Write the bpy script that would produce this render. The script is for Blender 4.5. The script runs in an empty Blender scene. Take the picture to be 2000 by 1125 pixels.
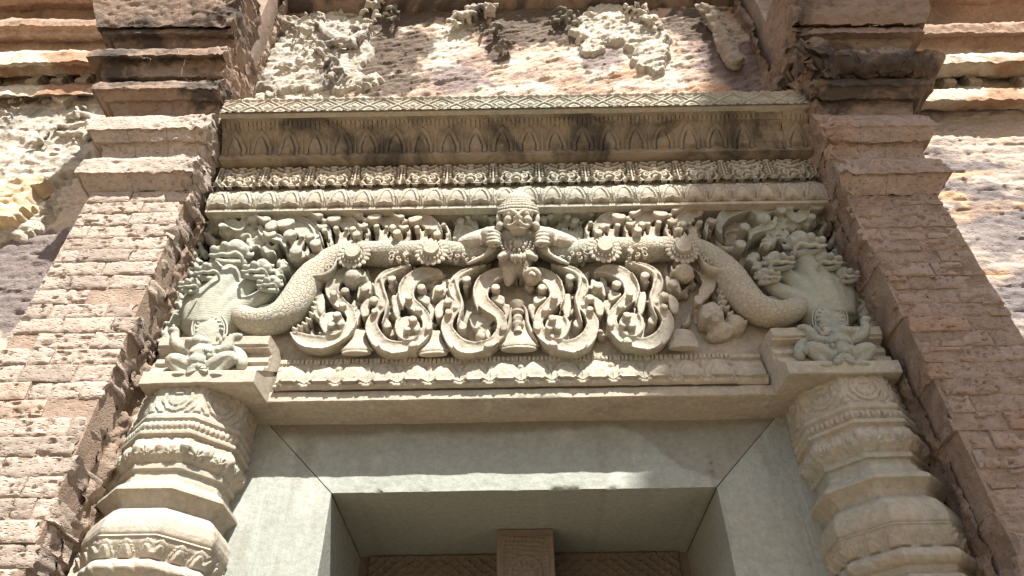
import bpy, math, random
import numpy as np
from mathutils import Vector, Matrix
R = math.radians
rng = np.random.default_rng(7)
random.seed(7)
SC = bpy.context.scene
COL = SC.collection

# ------------------------------------------------------------------ camera, sky, sun, exposure
CZ = 1.6                                   # eye height above the ground
FPX, PITCH, ROLL = 1400.0, R(41.3), R(0.9)
cd = bpy.data.cameras.new('camera'); cam = bpy.data.objects.new('camera', cd); COL.objects.link(cam)
cd.sensor_width = 36; cd.lens = FPX / 2000 * 36; cd.clip_start = 0.05; cd.clip_end = 2000
cam.matrix_world = Matrix.Translation((0, 0, CZ)) @ Matrix.Rotation(R(90) + PITCH, 4, 'X') @ Matrix.Rotation(-ROLL, 4, 'Z')
SC.camera = cam
SUN = Vector((0.32, -1.0, 1.45)).normalized()          # towards the sun
w = bpy.data.worlds.new('World'); SC.world = w; w.use_nodes = True
nt = w.node_tree; nt.nodes.clear()
sky = nt.nodes.new('ShaderNodeTexSky'); sky.sky_type = 'NISHITA'; sky.sun_disc = False
sky.sun_elevation = math.asin(SUN.z); sky.sun_rotation = math.atan2(SUN.x, SUN.y)
sky.air_density = 1.0; sky.dust_density = 2.5
bg = nt.nodes.new('ShaderNodeBackground'); bg.inputs[1].default_value = 0.058
wo = nt.nodes.new('ShaderNodeOutputWorld')
nt.links.new(sky.outputs[0], bg.inputs[0]); nt.links.new(bg.outputs[0], wo.inputs[0])
sd = bpy.data.lights.new('sun', 'SUN'); sd.energy = 5.0; sd.angle = R(0.53); sd.color = (1.0, 0.955, 0.885)
so = bpy.data.objects.new('sun', sd); COL.objects.link(so)
so.rotation_euler = SUN.to_track_quat('Z', 'Y').to_euler(); so.location = (6, -12, 20)
VS = SC.view_settings
VS.view_transform = 'Standard'; VS.look = 'None'; VS.exposure = 1.46; VS.gamma = 1.0; VS.use_curve_mapping = False
try: SC.cycles.max_bounces = 8; SC.cycles.diffuse_bounces = 5
except Exception: pass

# ------------------------------------------------------------------ survey helper: a spot read off the facade -> metres on the plane y = Y
_S, _C = math.sin(PITCH), math.cos(PITCH)
def fp(u, v, Y):
    u = np.asarray(u, float); v = np.asarray(v, float)
    dx = (u - 1000) / FPX; dy = (562.5 - v) / FPX
    cx = dx * math.cos(ROLL) + dy * math.sin(ROLL); cy = -dx * math.sin(ROLL) + dy * math.cos(ROLL)
    k = Y / (_C - cy * _S)
    return cx * k, (_S + cy * _C) * k + CZ
def zv(u, v, Y): return float(fp(u, v, Y)[1])
def xv(u, v, Y): return float(fp(u, v, Y)[0])
def tr(px, py, Y):                         # spots of the carved field, read off an enlargement
    return fp(300 + np.asarray(px, float) / 3.409, 370 + np.asarray(py, float) / 3.409, Y)
X0 = 0.025                                 # the door's axis
def mirror(V): V = V.copy(); V[:, 0] = 2 * X0 - V[:, 0]; return V

# ------------------------------------------------------------------ noise
def vnoise(P, seed=0):
    P = np.asarray(P, float); I = np.floor(P).astype(np.int64); Fr = P - I; Fr = Fr * Fr * (3 - 2 * Fr)
    def h(a, b, c):
        n = (a * 374761393 + b * 668265263 + c * 1274126177 + seed * 974711) & 0xffffffff
        n = ((n ^ (n >> 13)) * 1274126177) & 0xffffffff
        n = ((n ^ (n >> 16)) * 668265263) & 0xffffffff
        return ((n ^ (n >> 15)) & 0xffff) / 32767.5 - 1
    x, y, z = I[:, 0], I[:, 1], I[:, 2]; fx, fy, fz = Fr[:, 0], Fr[:, 1], Fr[:, 2]
    def L(a, b, t): return a + (b - a) * t
    return L(L(L(h(x, y, z), h(x+1, y, z), fx), L(h(x, y+1, z), h(x+1, y+1, z), fx), fy),
             L(L(h(x, y, z+1), h(x+1, y, z+1), fx), L(h(x, y+1, z+1), h(x+1, y+1, z+1), fx), fy), fz)
def fbm(P, f, o=4, seed=0, stretch=(1, 1, 1)):
    P = np.asarray(P, float) * np.array(stretch) * f; s = 0; a = 1; t = 0
    for i in range(o):
        s = s + a * vnoise(P + 17.3 * i, seed + i * 7); t += a; a *= .5; P = P * 2.03
    return s / t
def sm(a, b, x): t = np.clip((x - a) / (b - a), 0, 1); return t * t * (3 - 2 * t)

# ------------------------------------------------------------------ mesh helpers
def mk_mesh(name, V, F, smooth=True, sharp=42, colors=None):
    if not isinstance(F, list): F = [F]
    F = [np.asarray(f, np.int32) for f in F if len(f)]
    me = bpy.data.meshes.new(name); V = np.asarray(V, np.float32)
    me.vertices.add(len(V)); me.vertices.foreach_set('co', V.ravel())
    loops = np.concatenate([f.ravel() for f in F]); tot = np.concatenate([np.full(len(f), f.shape[1], np.int32) for f in F])
    st = np.concatenate([[0], np.cumsum(tot)[:-1]]).astype(np.int32)
    me.loops.add(len(loops)); me.loops.foreach_set('vertex_index', loops)
    me.polygons.add(len(tot)); me.polygons.foreach_set('loop_start', st); me.polygons.foreach_set('loop_total', tot)
    me.polygons.foreach_set('use_smooth', np.full(len(tot), smooth))
    me.update(calc_edges=True); me.validate()
    if smooth and sharp: me.set_sharp_from_angle(angle=R(sharp))
    if colors is not None:
        at = me.color_attributes.new('Col', 'FLOAT_COLOR', 'POINT')
        c = np.ones((len(V), 4), np.float32); c[:, :3] = colors; at.data.foreach_set('color', c.ravel())
    return me
def obj(name, me, mat, parent=None, loc=None):
    o = bpy.data.objects.new(name, me); COL.objects.link(o)
    if mat is not None and len(me.materials) == 0: me.materials.append(mat)
    if parent is not None: o.parent = parent
    if loc is not None: o.location = loc
    return o
def thing(name, label, cat, group=None):
    o = bpy.data.objects.new(name, None); COL.objects.link(o); o.empty_display_size = .1
    return tag(o, label, cat, group, 'thing')
def tag(o, label=None, cat=None, group=None, kind=None):
    if label: o['label'] = label
    if cat: o['category'] = cat
    if group: o['group'] = group
    if kind: o['kind'] = kind
    return o
class MB:
    def __init__(s): s.V = []; s.F = []; s.n = 0
    def add(s, V, F):
        V = np.asarray(V, float); s.V.append(V)
        for f in (F if isinstance(F, list) else [F]):
            if len(f): s.F.append(np.asarray(f) + s.n)
        s.n += len(V); return s
    def verts(s): return np.concatenate(s.V)
    def mesh(s, name, smooth=True, sharp=42, wear=0.0, freq=60, mir=False):
        V = s.verts()
        if wear: V = V + np.stack([fbm(V, freq, 3, k) for k in (1, 2, 3)], 1) * wear + np.stack([fbm(V, 9, 2, k) for k in (4, 5, 6)], 1) * wear * 1.2
        F = s.F
        if mir: V = mirror(V); F = [f[:, ::-1] for f in F]
        return mk_mesh(name, V, F, smooth, sharp)
    def remesh(s, name, voxel, wear=0.0, freq=60, mir=False, its=2):
        me = mk_mesh('tmp', s.verts(), s.F, True, 0)
        o = bpy.data.objects.new('tmp', me); COL.objects.link(o)
        m = o.modifiers.new('r', 'REMESH'); m.mode = 'VOXEL'; m.voxel_size = voxel
        if its: k = o.modifiers.new('s', 'SMOOTH'); k.factor = .5; k.iterations = its
        dg = bpy.context.evaluated_depsgraph_get()
        m2 = bpy.data.meshes.new_from_object(o.evaluated_get(dg))
        n = len(m2.vertices); V = np.empty(n * 3, np.float32); m2.vertices.foreach_get('co', V); V = V.reshape(-1, 3).astype(float)
        nf = len(m2.polygons); lp = np.empty(len(m2.loops), np.int32); m2.loops.foreach_get('vertex_index', lp)
        F = lp.reshape(-1, 4)
        bpy.data.objects.remove(o); bpy.data.meshes.remove(me); bpy.data.meshes.remove(m2)
        if mir: V = mirror(V)
        if wear: V = V + np.stack([fbm(V, freq, 3, k) for k in (1, 2, 3)], 1) * wear + np.stack([fbm(V, 9, 2, k) for k in (4, 5, 6)], 1) * min(wear * 2.2, .007)
        if mir: V = mirror(V)
        if mir: V = mirror(V); F = F[:, ::-1]
        return mk_mesh(name, V, F, True, 0)
def gridF(nr, nc, wrap=False):
    i, j = np.meshgrid(np.arange(nr - 1), np.arange(nc if wrap else nc - 1), indexing='ij'); j2 = (j + 1) % nc
    return np.stack([i * nc + j, i * nc + j2, (i + 1) * nc + j2, (i + 1) * nc + j], -1).reshape(-1, 4)
def box(x0, x1, y0, y1, z0, z1):
    V = np.array([[x, y, z] for z in (z0, z1) for y in (y0, y1) for x in (x0, x1)], float)
    return V, np.array([[0, 2, 3, 1], [4, 5, 7, 6], [0, 1, 5, 4], [2, 6, 7, 3], [0, 4, 6, 2], [1, 3, 7, 5]])
def crom(P, n):
    P = np.asarray(P, float); Q = np.vstack([2 * P[0] - P[1], P, 2 * P[-1] - P[-2]]); out = []
    t = np.linspace(0, len(P) - 1, n); k = np.minimum(t.astype(int), len(P) - 2); f = (t - k)[:, None]
    a, b, c, d = Q[k], Q[k + 1], Q[k + 2], Q[k + 3]
    return .5 * (2 * b + (c - a) * f + (2 * a - 5 * b + 4 * c - d) * f ** 2 + (3 * b - a - 3 * c + d) * f ** 3)
def tube(path, rad, k=10, n=None, squash=1.0):
    P = np.asarray(path, float); r = np.asarray(rad, float)
    if n: Q = crom(np.hstack([P, r[:, None]]), n); P, r = Q[:, :3], np.abs(Q[:, 3])
    T = np.gradient(P, axis=0); T /= np.linalg.norm(T, axis=1)[:, None] + 1e-9
    e_ = .5 if len(P) > 4 else .12
    P = np.vstack([P[0] - T[0] * r[0] * e_, P, P[-1] + T[-1] * r[-1] * e_]); T = np.vstack([T[0], T, T[-1]]); r = np.concatenate([[r[0] * .15], r, [r[-1] * (.15 if e_ == .5 else .6)]])
    up = np.where(np.abs(T[:, 1:2]) > .9, [[0, 0, 1.]], [[0, 1., 0]])
    A = np.cross(T, up); A /= np.linalg.norm(A, axis=1)[:, None]; B = np.cross(A, T)
    th = np.linspace(0, 2 * np.pi, k, endpoint=False)
    V = P[:, None] + r[:, None, None] * (np.cos(th)[None, :, None] * A[:, None] + squash * np.sin(th)[None, :, None] * B[:, None])
    m = len(P); F = [gridF(m, k, True)]
    F.append(np.arange(k)[None, ::-1]); F.append(((m - 1) * k + np.arange(k))[None])
    return V.reshape(-1, 3), F
def ell(c, r, nu=12, nv=8, rot=None):
    th = np.linspace(0, 2 * np.pi, nu, endpoint=False); ph = np.linspace(-np.pi / 2 * .97, np.pi / 2 * .97, nv)
    V = np.stack([np.outer(np.cos(ph), np.cos(th)), np.outer(np.cos(ph), np.sin(th)), np.outer(np.sin(ph), np.ones(nu))], -1).reshape(-1, 3) * np.array(r)
    if rot is not None: V = V @ np.array(rot).T
    F = [gridF(nv, nu, True), np.arange(nu)[None, ::-1], ((nv - 1) * nu + np.arange(nu))[None]]
    return V + np.array(c), F
def lathe(prof, c, k=24, a0=0, a1=2 * math.pi, flute=0, nfl=8):
    prof = np.asarray(prof, float); th = np.linspace(a0, a1, k, endpoint=False)
    V = []
    for r, z in prof:
        rr = r * (1 + flute * np.cos(th * nfl)); V.append(np.stack([c[0] + rr * np.cos(th), c[1] + rr * np.sin(th), np.full(k, c[2] + z)], 1))
    m = len(prof); return np.concatenate(V), [gridF(m, k, True), np.arange(k)[None, ::-1], ((m - 1) * k + np.arange(k))[None]]
def strap(mb, pts, yf, yb, n=None, prof='dish', tr=tr, dip=.010, wm=1.14):
    """a carved band: centre line and widths read off the enlargement, cut back from yf to yb"""
    P = np.asarray(pts, float); n = n or max(14, len(P) * 6); Q = crom(P, n); c, wd = Q[:, :2], np.maximum(Q[:, 2], 1.5) * .5
    T = np.gradient(c, axis=0); T /= np.linalg.norm(T, axis=1)[:, None] + 1e-9; N = np.stack([-T[:, 1], T[:, 0]], 1); wd = wd * wm
    if prof == 'dish': sec = [(-1, 1), (-1, .004), (-.86, 0), (-.6, dip * .7), (0, dip), (.6, dip * .7), (.86, 0), (1, .004), (1, 1)]
    else: sec = [(-1, 1), (-1, .022), (-.8, .009), (-.4, .002), (0, 0), (.4, .002), (.8, .009), (1, .022), (1, 1)]
    yfa = yf if np.ndim(yf) else np.full(n, float(yf))
    if np.ndim(yf): yfa = np.interp(np.linspace(0, 1, n), np.linspace(0, 1, len(yf)), yf)
    V = np.zeros((n, len(sec), 3))
    for j, (s, d) in enumerate(sec):
        e = c + N * (wd * (s * .55 if d == 1 else s))[:, None]; xs = np.zeros(n); zs = np.zeros(n)
        for i in range(n): xs[i], zs[i] = tr(e[i, 0], e[i, 1], yfa[i])
        V[:, j] = np.stack([xs, np.where(d == 1, yb, yfa + d * np.minimum(1, wd * 2 / 40)), zs], 1)
    k = len(sec); F = [gridF(n, k, True), np.arange(k)[None, ::-1], ((n - 1) * k + np.arange(k))[None, :]]
    mb.add(V.reshape(-1, 3), F)
def sxz(px, py, Y, tr=tr):
    a = tr(px, py, Y); b = tr(px + 10, py, Y); c = tr(px, py - 10, Y)
    return float(b[0] - a[0]) / 10, float(c[1] - a[1]) / 10
def E(mb, px, py, y, rx, ry, rd, nu=14, nv=9, tilt=0, tr=tr):
    x, z = tr(px, py, y); sx, sz = sxz(px, py, y, tr); c, s = math.cos(tilt), math.sin(tilt)
    mb.add(*ell((float(x), y, float(z)), (rx * sx, rd, ry * sz), nu, nv, [[c, 0, s], [0, 1, 0], [-s, 0, c]]))
def knob(mb, px, py, r, yf, yb, tr=tr):
    """a rolled leaf tip: a short roll cut off flat at the front"""
    x, z = tr(px, py, yf); x, z = float(x), float(z); s = sxz(px, py, yf, tr)[0] * r; h = (int(px * 7 + py * 13) % 11) / 11 - .5
    mb.add(*tube([(x + h * .012, yb, z + .008), (x + h * .006, yb * .5 + yf * .5, z + .004), (x, yf + .003, z), (x, yf, z)], [s * .85, s * .92, s * 1.02, s * .98], 12))
def plate(mb, pts, yf, yb, tr=tr, dx=0, dy=0, k=1.0, under=.8):
    """a flat-faced leaf: outline read off the enlargement, cut straight back"""
    P = np.array(pts, float) * k + [dx, dy]; m = len(P); Q = crom(np.vstack([P[-2:], P, P[:3]]), (m + 4) * 5 + 1); Q = Q[10:10 + m * 5]; c = Q.mean(0); n = len(Q); A = []
    for yy, sc in ((yf, .93), (yf + .003, 1.0), (yb, under)):
        R_ = c + (Q - c) * sc; A.append(np.array([[float(tr(a, b, yf)[0]), yy, float(tr(a, b, yf)[1])] for a, b in R_]))
    V = np.concatenate(A); mb.add(V, [gridF(3, n, True), np.arange(n)[None, ::-1], (2 * n + np.arange(n))[None]])
def trB(px, py, Y): return fp(560 + np.asarray(px, float) / 6.08, 510 + np.asarray(py, float) / 6.08, Y)
def trA(px, py, Y): return fp(600 + np.asarray(px, float) / 6.667, 395 + np.asarray(py, float) / 6.667, Y)
def T3(pts, tr=tr):                        # (px,py,y[,r]) -> 3-D points
    return np.array([[*map(float, (tr(p[0], p[1], p[2])[0],)), p[2], float(tr(p[0], p[1], p[2])[1])] for p in pts])
def TU(mb, pts, k=10, n=None, squash=1.0, tr=tr):
    s = [sxz(p[0], p[1], p[2], tr) for p in pts]
    mb.add(*tube(T3(pts, tr), [p[3] * (a + b) / 2 for p, (a, b) in zip(pts, s)], k, n or len(pts) * 4, squash))

# ------------------------------------------------------------------ materials
def mat_new(name):
    m = bpy.data.materials.new(name); m.use_nodes = True; t = m.node_tree; b = t.nodes['Principled BSDF']
    b.inputs['Roughness'].default_value = .92
    try: b.inputs['Specular IOR Level'].default_value = .25
    except Exception: pass
    return m, t, b
def N(t, k, **kw):
    n = t.nodes.new(k)
    for a, v in kw.items():
        if a in n.inputs: n.inputs[a].default_value = v
        else: setattr(n, a, v)
    return n
def noise(t, pos, scale, detail=5, rough=.6, vec=None, dist=0):
    n = N(t, 'ShaderNodeTexNoise'); n.inputs['Scale'].default_value = scale; n.inputs['Detail'].default_value = detail; n.inputs['Roughness'].default_value = rough
    n.inputs['Distortion'].default_value = dist
    if vec is not None:
        m = N(t, 'ShaderNodeMapping'); m.inputs['Scale'].default_value = vec; m.inputs['Location'].default_value = (scale * .37, 1.7, scale * .11)
        t.links.new(pos, m.inputs[0]); pos = m.outputs[0]
    t.links.new(pos, n.inputs['Vector']); return n.outputs['Fac']
def ramp(t, fac, stops, interp='LINEAR'):
    r = N(t, 'ShaderNodeValToRGB'); e = r.color_ramp.elements; r.color_ramp.interpolation = interp
    while len(e) < len(stops): e.new(.5)
    for el, (p, c) in zip(e, stops): el.position = p; el.color = (*c, 1) if len(c) == 3 else c
    t.links.new(fac, r.inputs[0]); return r.outputs[0]
def mix(t, fac, a, b, mode='MIX'):
    m = N(t, 'ShaderNodeMix', data_type='RGBA', blend_type=mode)
    for s, v in ((0, fac), (6, a), (7, b)):
        if isinstance(v, (int, float)): m.inputs[s].default_value = v
        elif isinstance(v, tuple): m.inputs[s].default_value = (*v, 1)
        else: t.links.new(v, m.inputs[s])
    return m.outputs[2]
def g(v): return (v, v, v)
def math_(t, op, a, b):
    m = N(t, 'ShaderNodeMath', operation=op)
    for s, v in ((0, a), (1, b)):
        if isinstance(v, (int, float)): m.inputs[s].default_value = v
        else: t.links.new(v, m.inputs[s])
    return m.outputs[0]
def stone(name, cols, stain=None, stain_amt=(.55, .7), stain_vec=(3, 3, 1.2), grain=(.86, 1.1), bump=.0012, pits=0.0, scales=False, attr=False, rnd=None, fscale=2.2, speck=None):
    m, t, b = mat_new(name); geo = N(t, 'ShaderNodeNewGeometry'); pos = geo.outputs['Position']
    if attr:
        a = N(t, 'ShaderNodeAttribute'); a.attribute_name = 'Col'; c = a.outputs['Color']
    else:
        st = [(.30 + .4 * i / max(1, len(cols) - 1), cc) for i, cc in enumerate(cols)]
        c = ramp(t, noise(t, pos, fscale, 6, .62, (1, 1, 1.2), .6), st)
    if rnd:
        oi = N(t, 'ShaderNodeObjectInfo'); c = mix(t, 1.0, c, ramp(t, oi.outputs['Random'], rnd), 'MULTIPLY')
    c = mix(t, 1.0, c, ramp(t, noise(t, pos, 55, 5, .7), [(.3, g(grain[0])), (.7, g(grain[1]))]), 'MULTIPLY')
    c = mix(t, 1.0, c, ramp(t, noise(t, pos, 420, 3, .7), [(.3, g(.88)), (.7, g(1.1))]), 'MULTIPLY')
    if speck:
        c = mix(t, ramp(t, noise(t, pos, 16, 6, .75), [(speck[1], g(0)), (speck[1] + .08, g(.8))]), c, speck[0])
    if stain:
        f = ramp(t, noise(t, pos, 1.6, 7, .68, stain_vec, .8), [(stain_amt[0], g(0)), (stain_amt[1], g(.85))])
        c = mix(t, f, c, stain)
    t.links.new(c, b.inputs['Base Color'])
    h = math_(t, 'ADD', math_(t, 'MULTIPLY', noise(t, pos, 300, 4, .7), .5), noise(t, pos, 70, 5, .65))
    if pits:
        v = N(t, 'ShaderNodeTexVoronoi', feature='F1'); v.inputs['Scale'].default_value = 85; mp = N(t, 'ShaderNodeMapping'); mp.inputs['Scale'].default_value = (.55, 1, 1.25)
        t.links.new(pos, mp.inputs[0]); t.links.new(mp.outputs[0], v.inputs['Vector'])
        p = ramp(t, v.outputs['Distance'], [(.10, g(0)), (.34, g(1))]); h = math_(t, 'ADD', h, math_(t, 'MULTIPLY', p, pits))
    if scales:
        v = N(t, 'ShaderNodeTexVoronoi', feature='DISTANCE_TO_EDGE'); v.inputs['Scale'].default_value = 62
        t.links.new(pos, v.inputs['Vector']); h = math_(t, 'ADD', h, math_(t, 'MULTIPLY', ramp(t, v.outputs['Distance'], [(0, g(0)), (.12, g(1))]), 1.4))
    bp = N(t, 'ShaderNodeBump'); bp.inputs['Distance'].default_value = bump; bp.inputs['Strength'].default_value = 1.0
    t.links.new(h, bp.inputs['Height']); t.links.new(bp.outputs[0], b.inputs['Normal'])
    return m
TAN, GRN, PNK = (.46, .37, .26), (.37, .36, .28), (.50, .36, .26)
M = {}
M['sand'] = stone('carved_sandstone', [(.33, .335, .28), (.375, .35, .285), (.415, .36, .285), (.39, .355, .285)], fscale=1.6, bump=.0030, grain=(.78, 1.14), stain=(.20, .175, .135), stain_amt=(.53, .76), stain_vec=(2.8, 2.8, 2), speck=((.47, .44, .37), .58))
M['sand_g'] = stone('greenish_sandstone', [(.29, .305, .26), (.33, .335, .28), (.37, .345, .28)], fscale=2.0, bump=.0028, grain=(.78, 1.14), stain=(.20, .185, .145), stain_amt=(.54, .76), stain_vec=(2.8, 2.8, 2), speck=((.43, .42, .36), .60))
M['sand_scale'] = stone('scaly_sandstone', [(.32, .33, .275), (.385, .35, .275), (.43, .36, .27)], scales=True, bump=.0016)
M['sand_dark'] = stone('sooty_sandstone', [(.20, .165, .12), (.27, .215, .15), (.24, .20, .15)], stain=(.045, .04, .033), stain_amt=(.47, .62), stain_vec=(2.2, 2, 1.4))
M['sand_plain'] = stone('grey_sandstone', [(.31, .32, .265), (.35, .345, .28), (.33, .33, .275)], bump=.0009, fscale=1.4, stain=(.17, .15, .115), stain_amt=(.60, .74))
M['sand_attr'] = stone('stained_sandstone', None, attr=True, bump=.0024, grain=(.82, 1.12), speck=((.21, .205, .175), .64))
M['brown'] = stone('brown_sandstone', [(.13, .105, .08), (.17, .135, .10), (.15, .125, .10)], stain=(.30, .13, .06), stain_amt=(.62, .75), bump=.001)
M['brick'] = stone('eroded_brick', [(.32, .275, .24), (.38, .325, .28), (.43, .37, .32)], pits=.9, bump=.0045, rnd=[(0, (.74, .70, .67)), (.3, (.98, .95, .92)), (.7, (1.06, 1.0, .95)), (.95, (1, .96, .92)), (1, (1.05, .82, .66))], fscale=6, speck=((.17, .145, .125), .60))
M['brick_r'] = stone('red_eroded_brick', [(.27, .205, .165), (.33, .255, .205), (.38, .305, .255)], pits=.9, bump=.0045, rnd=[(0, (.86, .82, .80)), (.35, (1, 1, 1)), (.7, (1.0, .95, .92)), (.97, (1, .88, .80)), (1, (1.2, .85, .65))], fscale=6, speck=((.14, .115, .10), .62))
M['cap'] = stone('blackened_brick', [(.19, .13, .095), (.25, .18, .135), (.23, .185, .15)], pits=.5, bump=.003, stain=(.04, .034, .03), stain_amt=(.46, .57), stain_vec=(1.6, 1, 2.4), fscale=5)
M['mortar'] = stone('crumbling_core', [(.20, .15, .115), (.30, .22, .165), (.38, .30, .24)], pits=.6, bump=.006, fscale=8)
M['wall'] = stone('weathered_wall', None, attr=True, bump=.005, pits=.5, grain=(.75, 1.2))
M['stucco'] = stone('lime_stucco', [(.40, .355, .29), (.49, .44, .365), (.53, .475, .39)], bump=.008, stain=(.17, .16, .15), stain_amt=(.54, .68), fscale=5, grain=(.72, 1.18))
M['orange'] = stone('ochre_stucco', [(.50, .36, .20), (.55, .44, .30)], bump=.003)

# ------------------------------------------------------------------ ground, and an unseen tree, its trunk shaped to shade the right side
def ground():
    n = 60; a = np.concatenate([-np.geomspace(900, 3, 30), np.linspace(-2.9, 2.9, 12), np.geomspace(3, 900, 30)])
    X, Y = np.meshgrid(a, a); V = np.stack([X.ravel(), Y.ravel(), fbm(np.stack([X.ravel(), Y.ravel(), X.ravel() * 0], 1), .5, 3) * .03], 1)
    m = stone('sandy_earth', [(.20, .155, .11), (.26, .205, .145), (.23, .19, .135)], bump=.006, fscale=.8)
    tag(obj('ground', mk_mesh('ground', V, gridF(len(a), len(a))), m), kind='structure')
ground()
def tree():
    t = thing('shade_tree', 'unseen tall tree with a leaning trunk shaped to shade the right side', 'tree')
    D = 12.0; ox, oy, oz = SUN.x * D, SUN.y * D, SUN.z * D
    mb = MB()
    # (height, centre x, radius) of the bole
    pts = [(0, 1.7, 1.25), (3, 2.0, 1.0), (7, 2.35, .86), (11, 2.8, .76), (CZ + .9 + oz, 1.02 + ox, .68), (CZ + 1.6 + oz, 1.15 + ox, .60), (CZ + 2.3 + oz, 1.27 + ox, .50), (CZ + 3.2 + oz, 1.42 + ox, .42), (CZ + 4.5 + oz, 1.5 + ox, .38), (CZ + 8 + oz, 1.6 + ox, .32), (CZ + 14 + oz, 1.6 + ox, .2)]
    mb.add(*tube([(x, 2 + oy + .1 * math.sin(h), h) for h, x, r in pts], [r for h, x, r in pts], 20, 60))
    top = Vector((1.6 + ox, 2 + oy, CZ + 12.5 + oz)); tips = []
    for i in range(9):
        a = i * 2.4; e = top + Vector((math.cos(a) * 3.2, math.sin(a) * 3.2, 1.8 + (i % 3)))
        mid = top.lerp(e, .5) + Vector((0, 0, .6)); mb.add(*tube([top, mid, e], [.2, .13, .05], 8, 12)); tips.append(e); tips.append(mid)
    bark = stone('pale_bark', [(.22, .19, .15), (.30, .26, .21)], bump=.01)
    obj('trunk', mb.mesh('trunk'), bark, t)
    m, tt, b = mat_new('leaves'); b.inputs['Base Color'].default_value = (.07, .11, .03, 1)
    r = np.random.default_rng(3); n = 5200; C = []
    for e in tips: C.append(np.array(e) + r.normal(0, .75, (n // len(tips), 3)) * [1, 1, .6])
    C = np.concatenate(C); k = len(C); A = r.normal(0, 1, (k, 3)); A /= np.linalg.norm(A, axis=1)[:, None]
    B = np.cross(A, r.normal(0, 1, (k, 3))); B /= np.linalg.norm(B, axis=1)[:, None]
    V = np.stack([C - A * .16, C + B * .06, C + A * .16, C - B * .06], 1).reshape(-1, 3)
    obj('crown', mk_mesh('crown', V, np.arange(k * 4).reshape(-1, 4), False), m, t)
tree()

# ------------------------------------------------------------------ rough wall sheets
def sheet_pts(x0, x1, z0, z1, step):
    xs = np.linspace(x0, x1, int((x1 - x0) / step) + 1); zs = np.linspace(z0, z1, int((z1 - z0) / step) + 1)
    X, Z = np.meshgrid(xs, zs); return X.ravel(), Z.ravel(), len(zs), len(xs)
def blob(X, Z, Y, u, v, ru, rv, seed=0, rough=.5):
    cx, cz = fp(u, v, Y); a = abs(float(fp(u + ru, v, Y)[0] - cx)); b = abs(float(fp(u, v - rv, Y)[1] - cz))
    d = np.sqrt(((X - cx) / a) ** 2 + ((Z - cz) / b) ** 2)
    Pb = np.stack([X, Z, X * 0], 1); return 1 - d + rough * 1.3 * fbm(Pb, 7, 4, seed) + rough * .7 * fbm(Pb, 30, 3, seed + 3)
def mixc(C, col, f): return C + (np.array(col) - C) * np.clip(f, 0, 1)[:, None]
def stucco_layer(name, X, Z, nr, nc, Y0, wallh, mask, thick, mat, parent, seed):
    P = np.stack([X, Z, X * 0], 1)
    h = thick * (sm(0, .16, mask) * (1 + .35 * fbm(P, 7, 3, seed))) + .011 * fbm(P, 22, 4, seed + 1) * sm(0, .2, mask) + .009 * np.abs(fbm(P, 55, 3, seed + 5)) - .006 * sm(.06, .0, np.abs(fbm(P, 5, 3, seed + 8)))
    y = Y0 - wallh - np.where(mask > 0, h, -.006)
    F = gridF(nr, nc); keep = (mask[F] > 0).any(1); F = F[keep]
    used = np.unique(F); idx = -np.ones(len(X), int); idx[used] = np.arange(len(used))
    V = np.stack([X, y, Z], 1)[used]
    return obj(name, mk_mesh(name, V, idx[F], True, 50), mat, parent)

def clump(mb, u, v, Y, size, n, seed, proud=.05):
    """a lump of broken stucco foliage: curled tongues and buds"""
    r = np.random.default_rng(seed); cx, cz = map(float, fp(u, v, Y))
    for i in range(n):
        a = r.uniform(0, 6.28); d = r.uniform(0, 1) ** .6 * size; x, z = cx + d * math.cos(a), cz + d * math.sin(a) * 1.1
        y = Y - proud * (1.1 - d / size * .6); s = size * r.uniform(.16, .3)
        a2 = r.uniform(0, 6.28); dx, dz = math.cos(a2) * s, math.sin(a2) * s - s * .4
        mb.add(*tube([(x - dx, Y - .005, z - dz), (x, y, z), (x + dx * .8, y - .004, z + dz * .6), (x + dx * 1.1, y + .015, z + dz * .2)], [s * .45, s * .55, s * .45, s * .22], 7, 9))
        if i % 3 == 0: mb.add(*ell((x + dx, y, z + dz), (s * .4, s * .4, s * .4), 8, 6))

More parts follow.
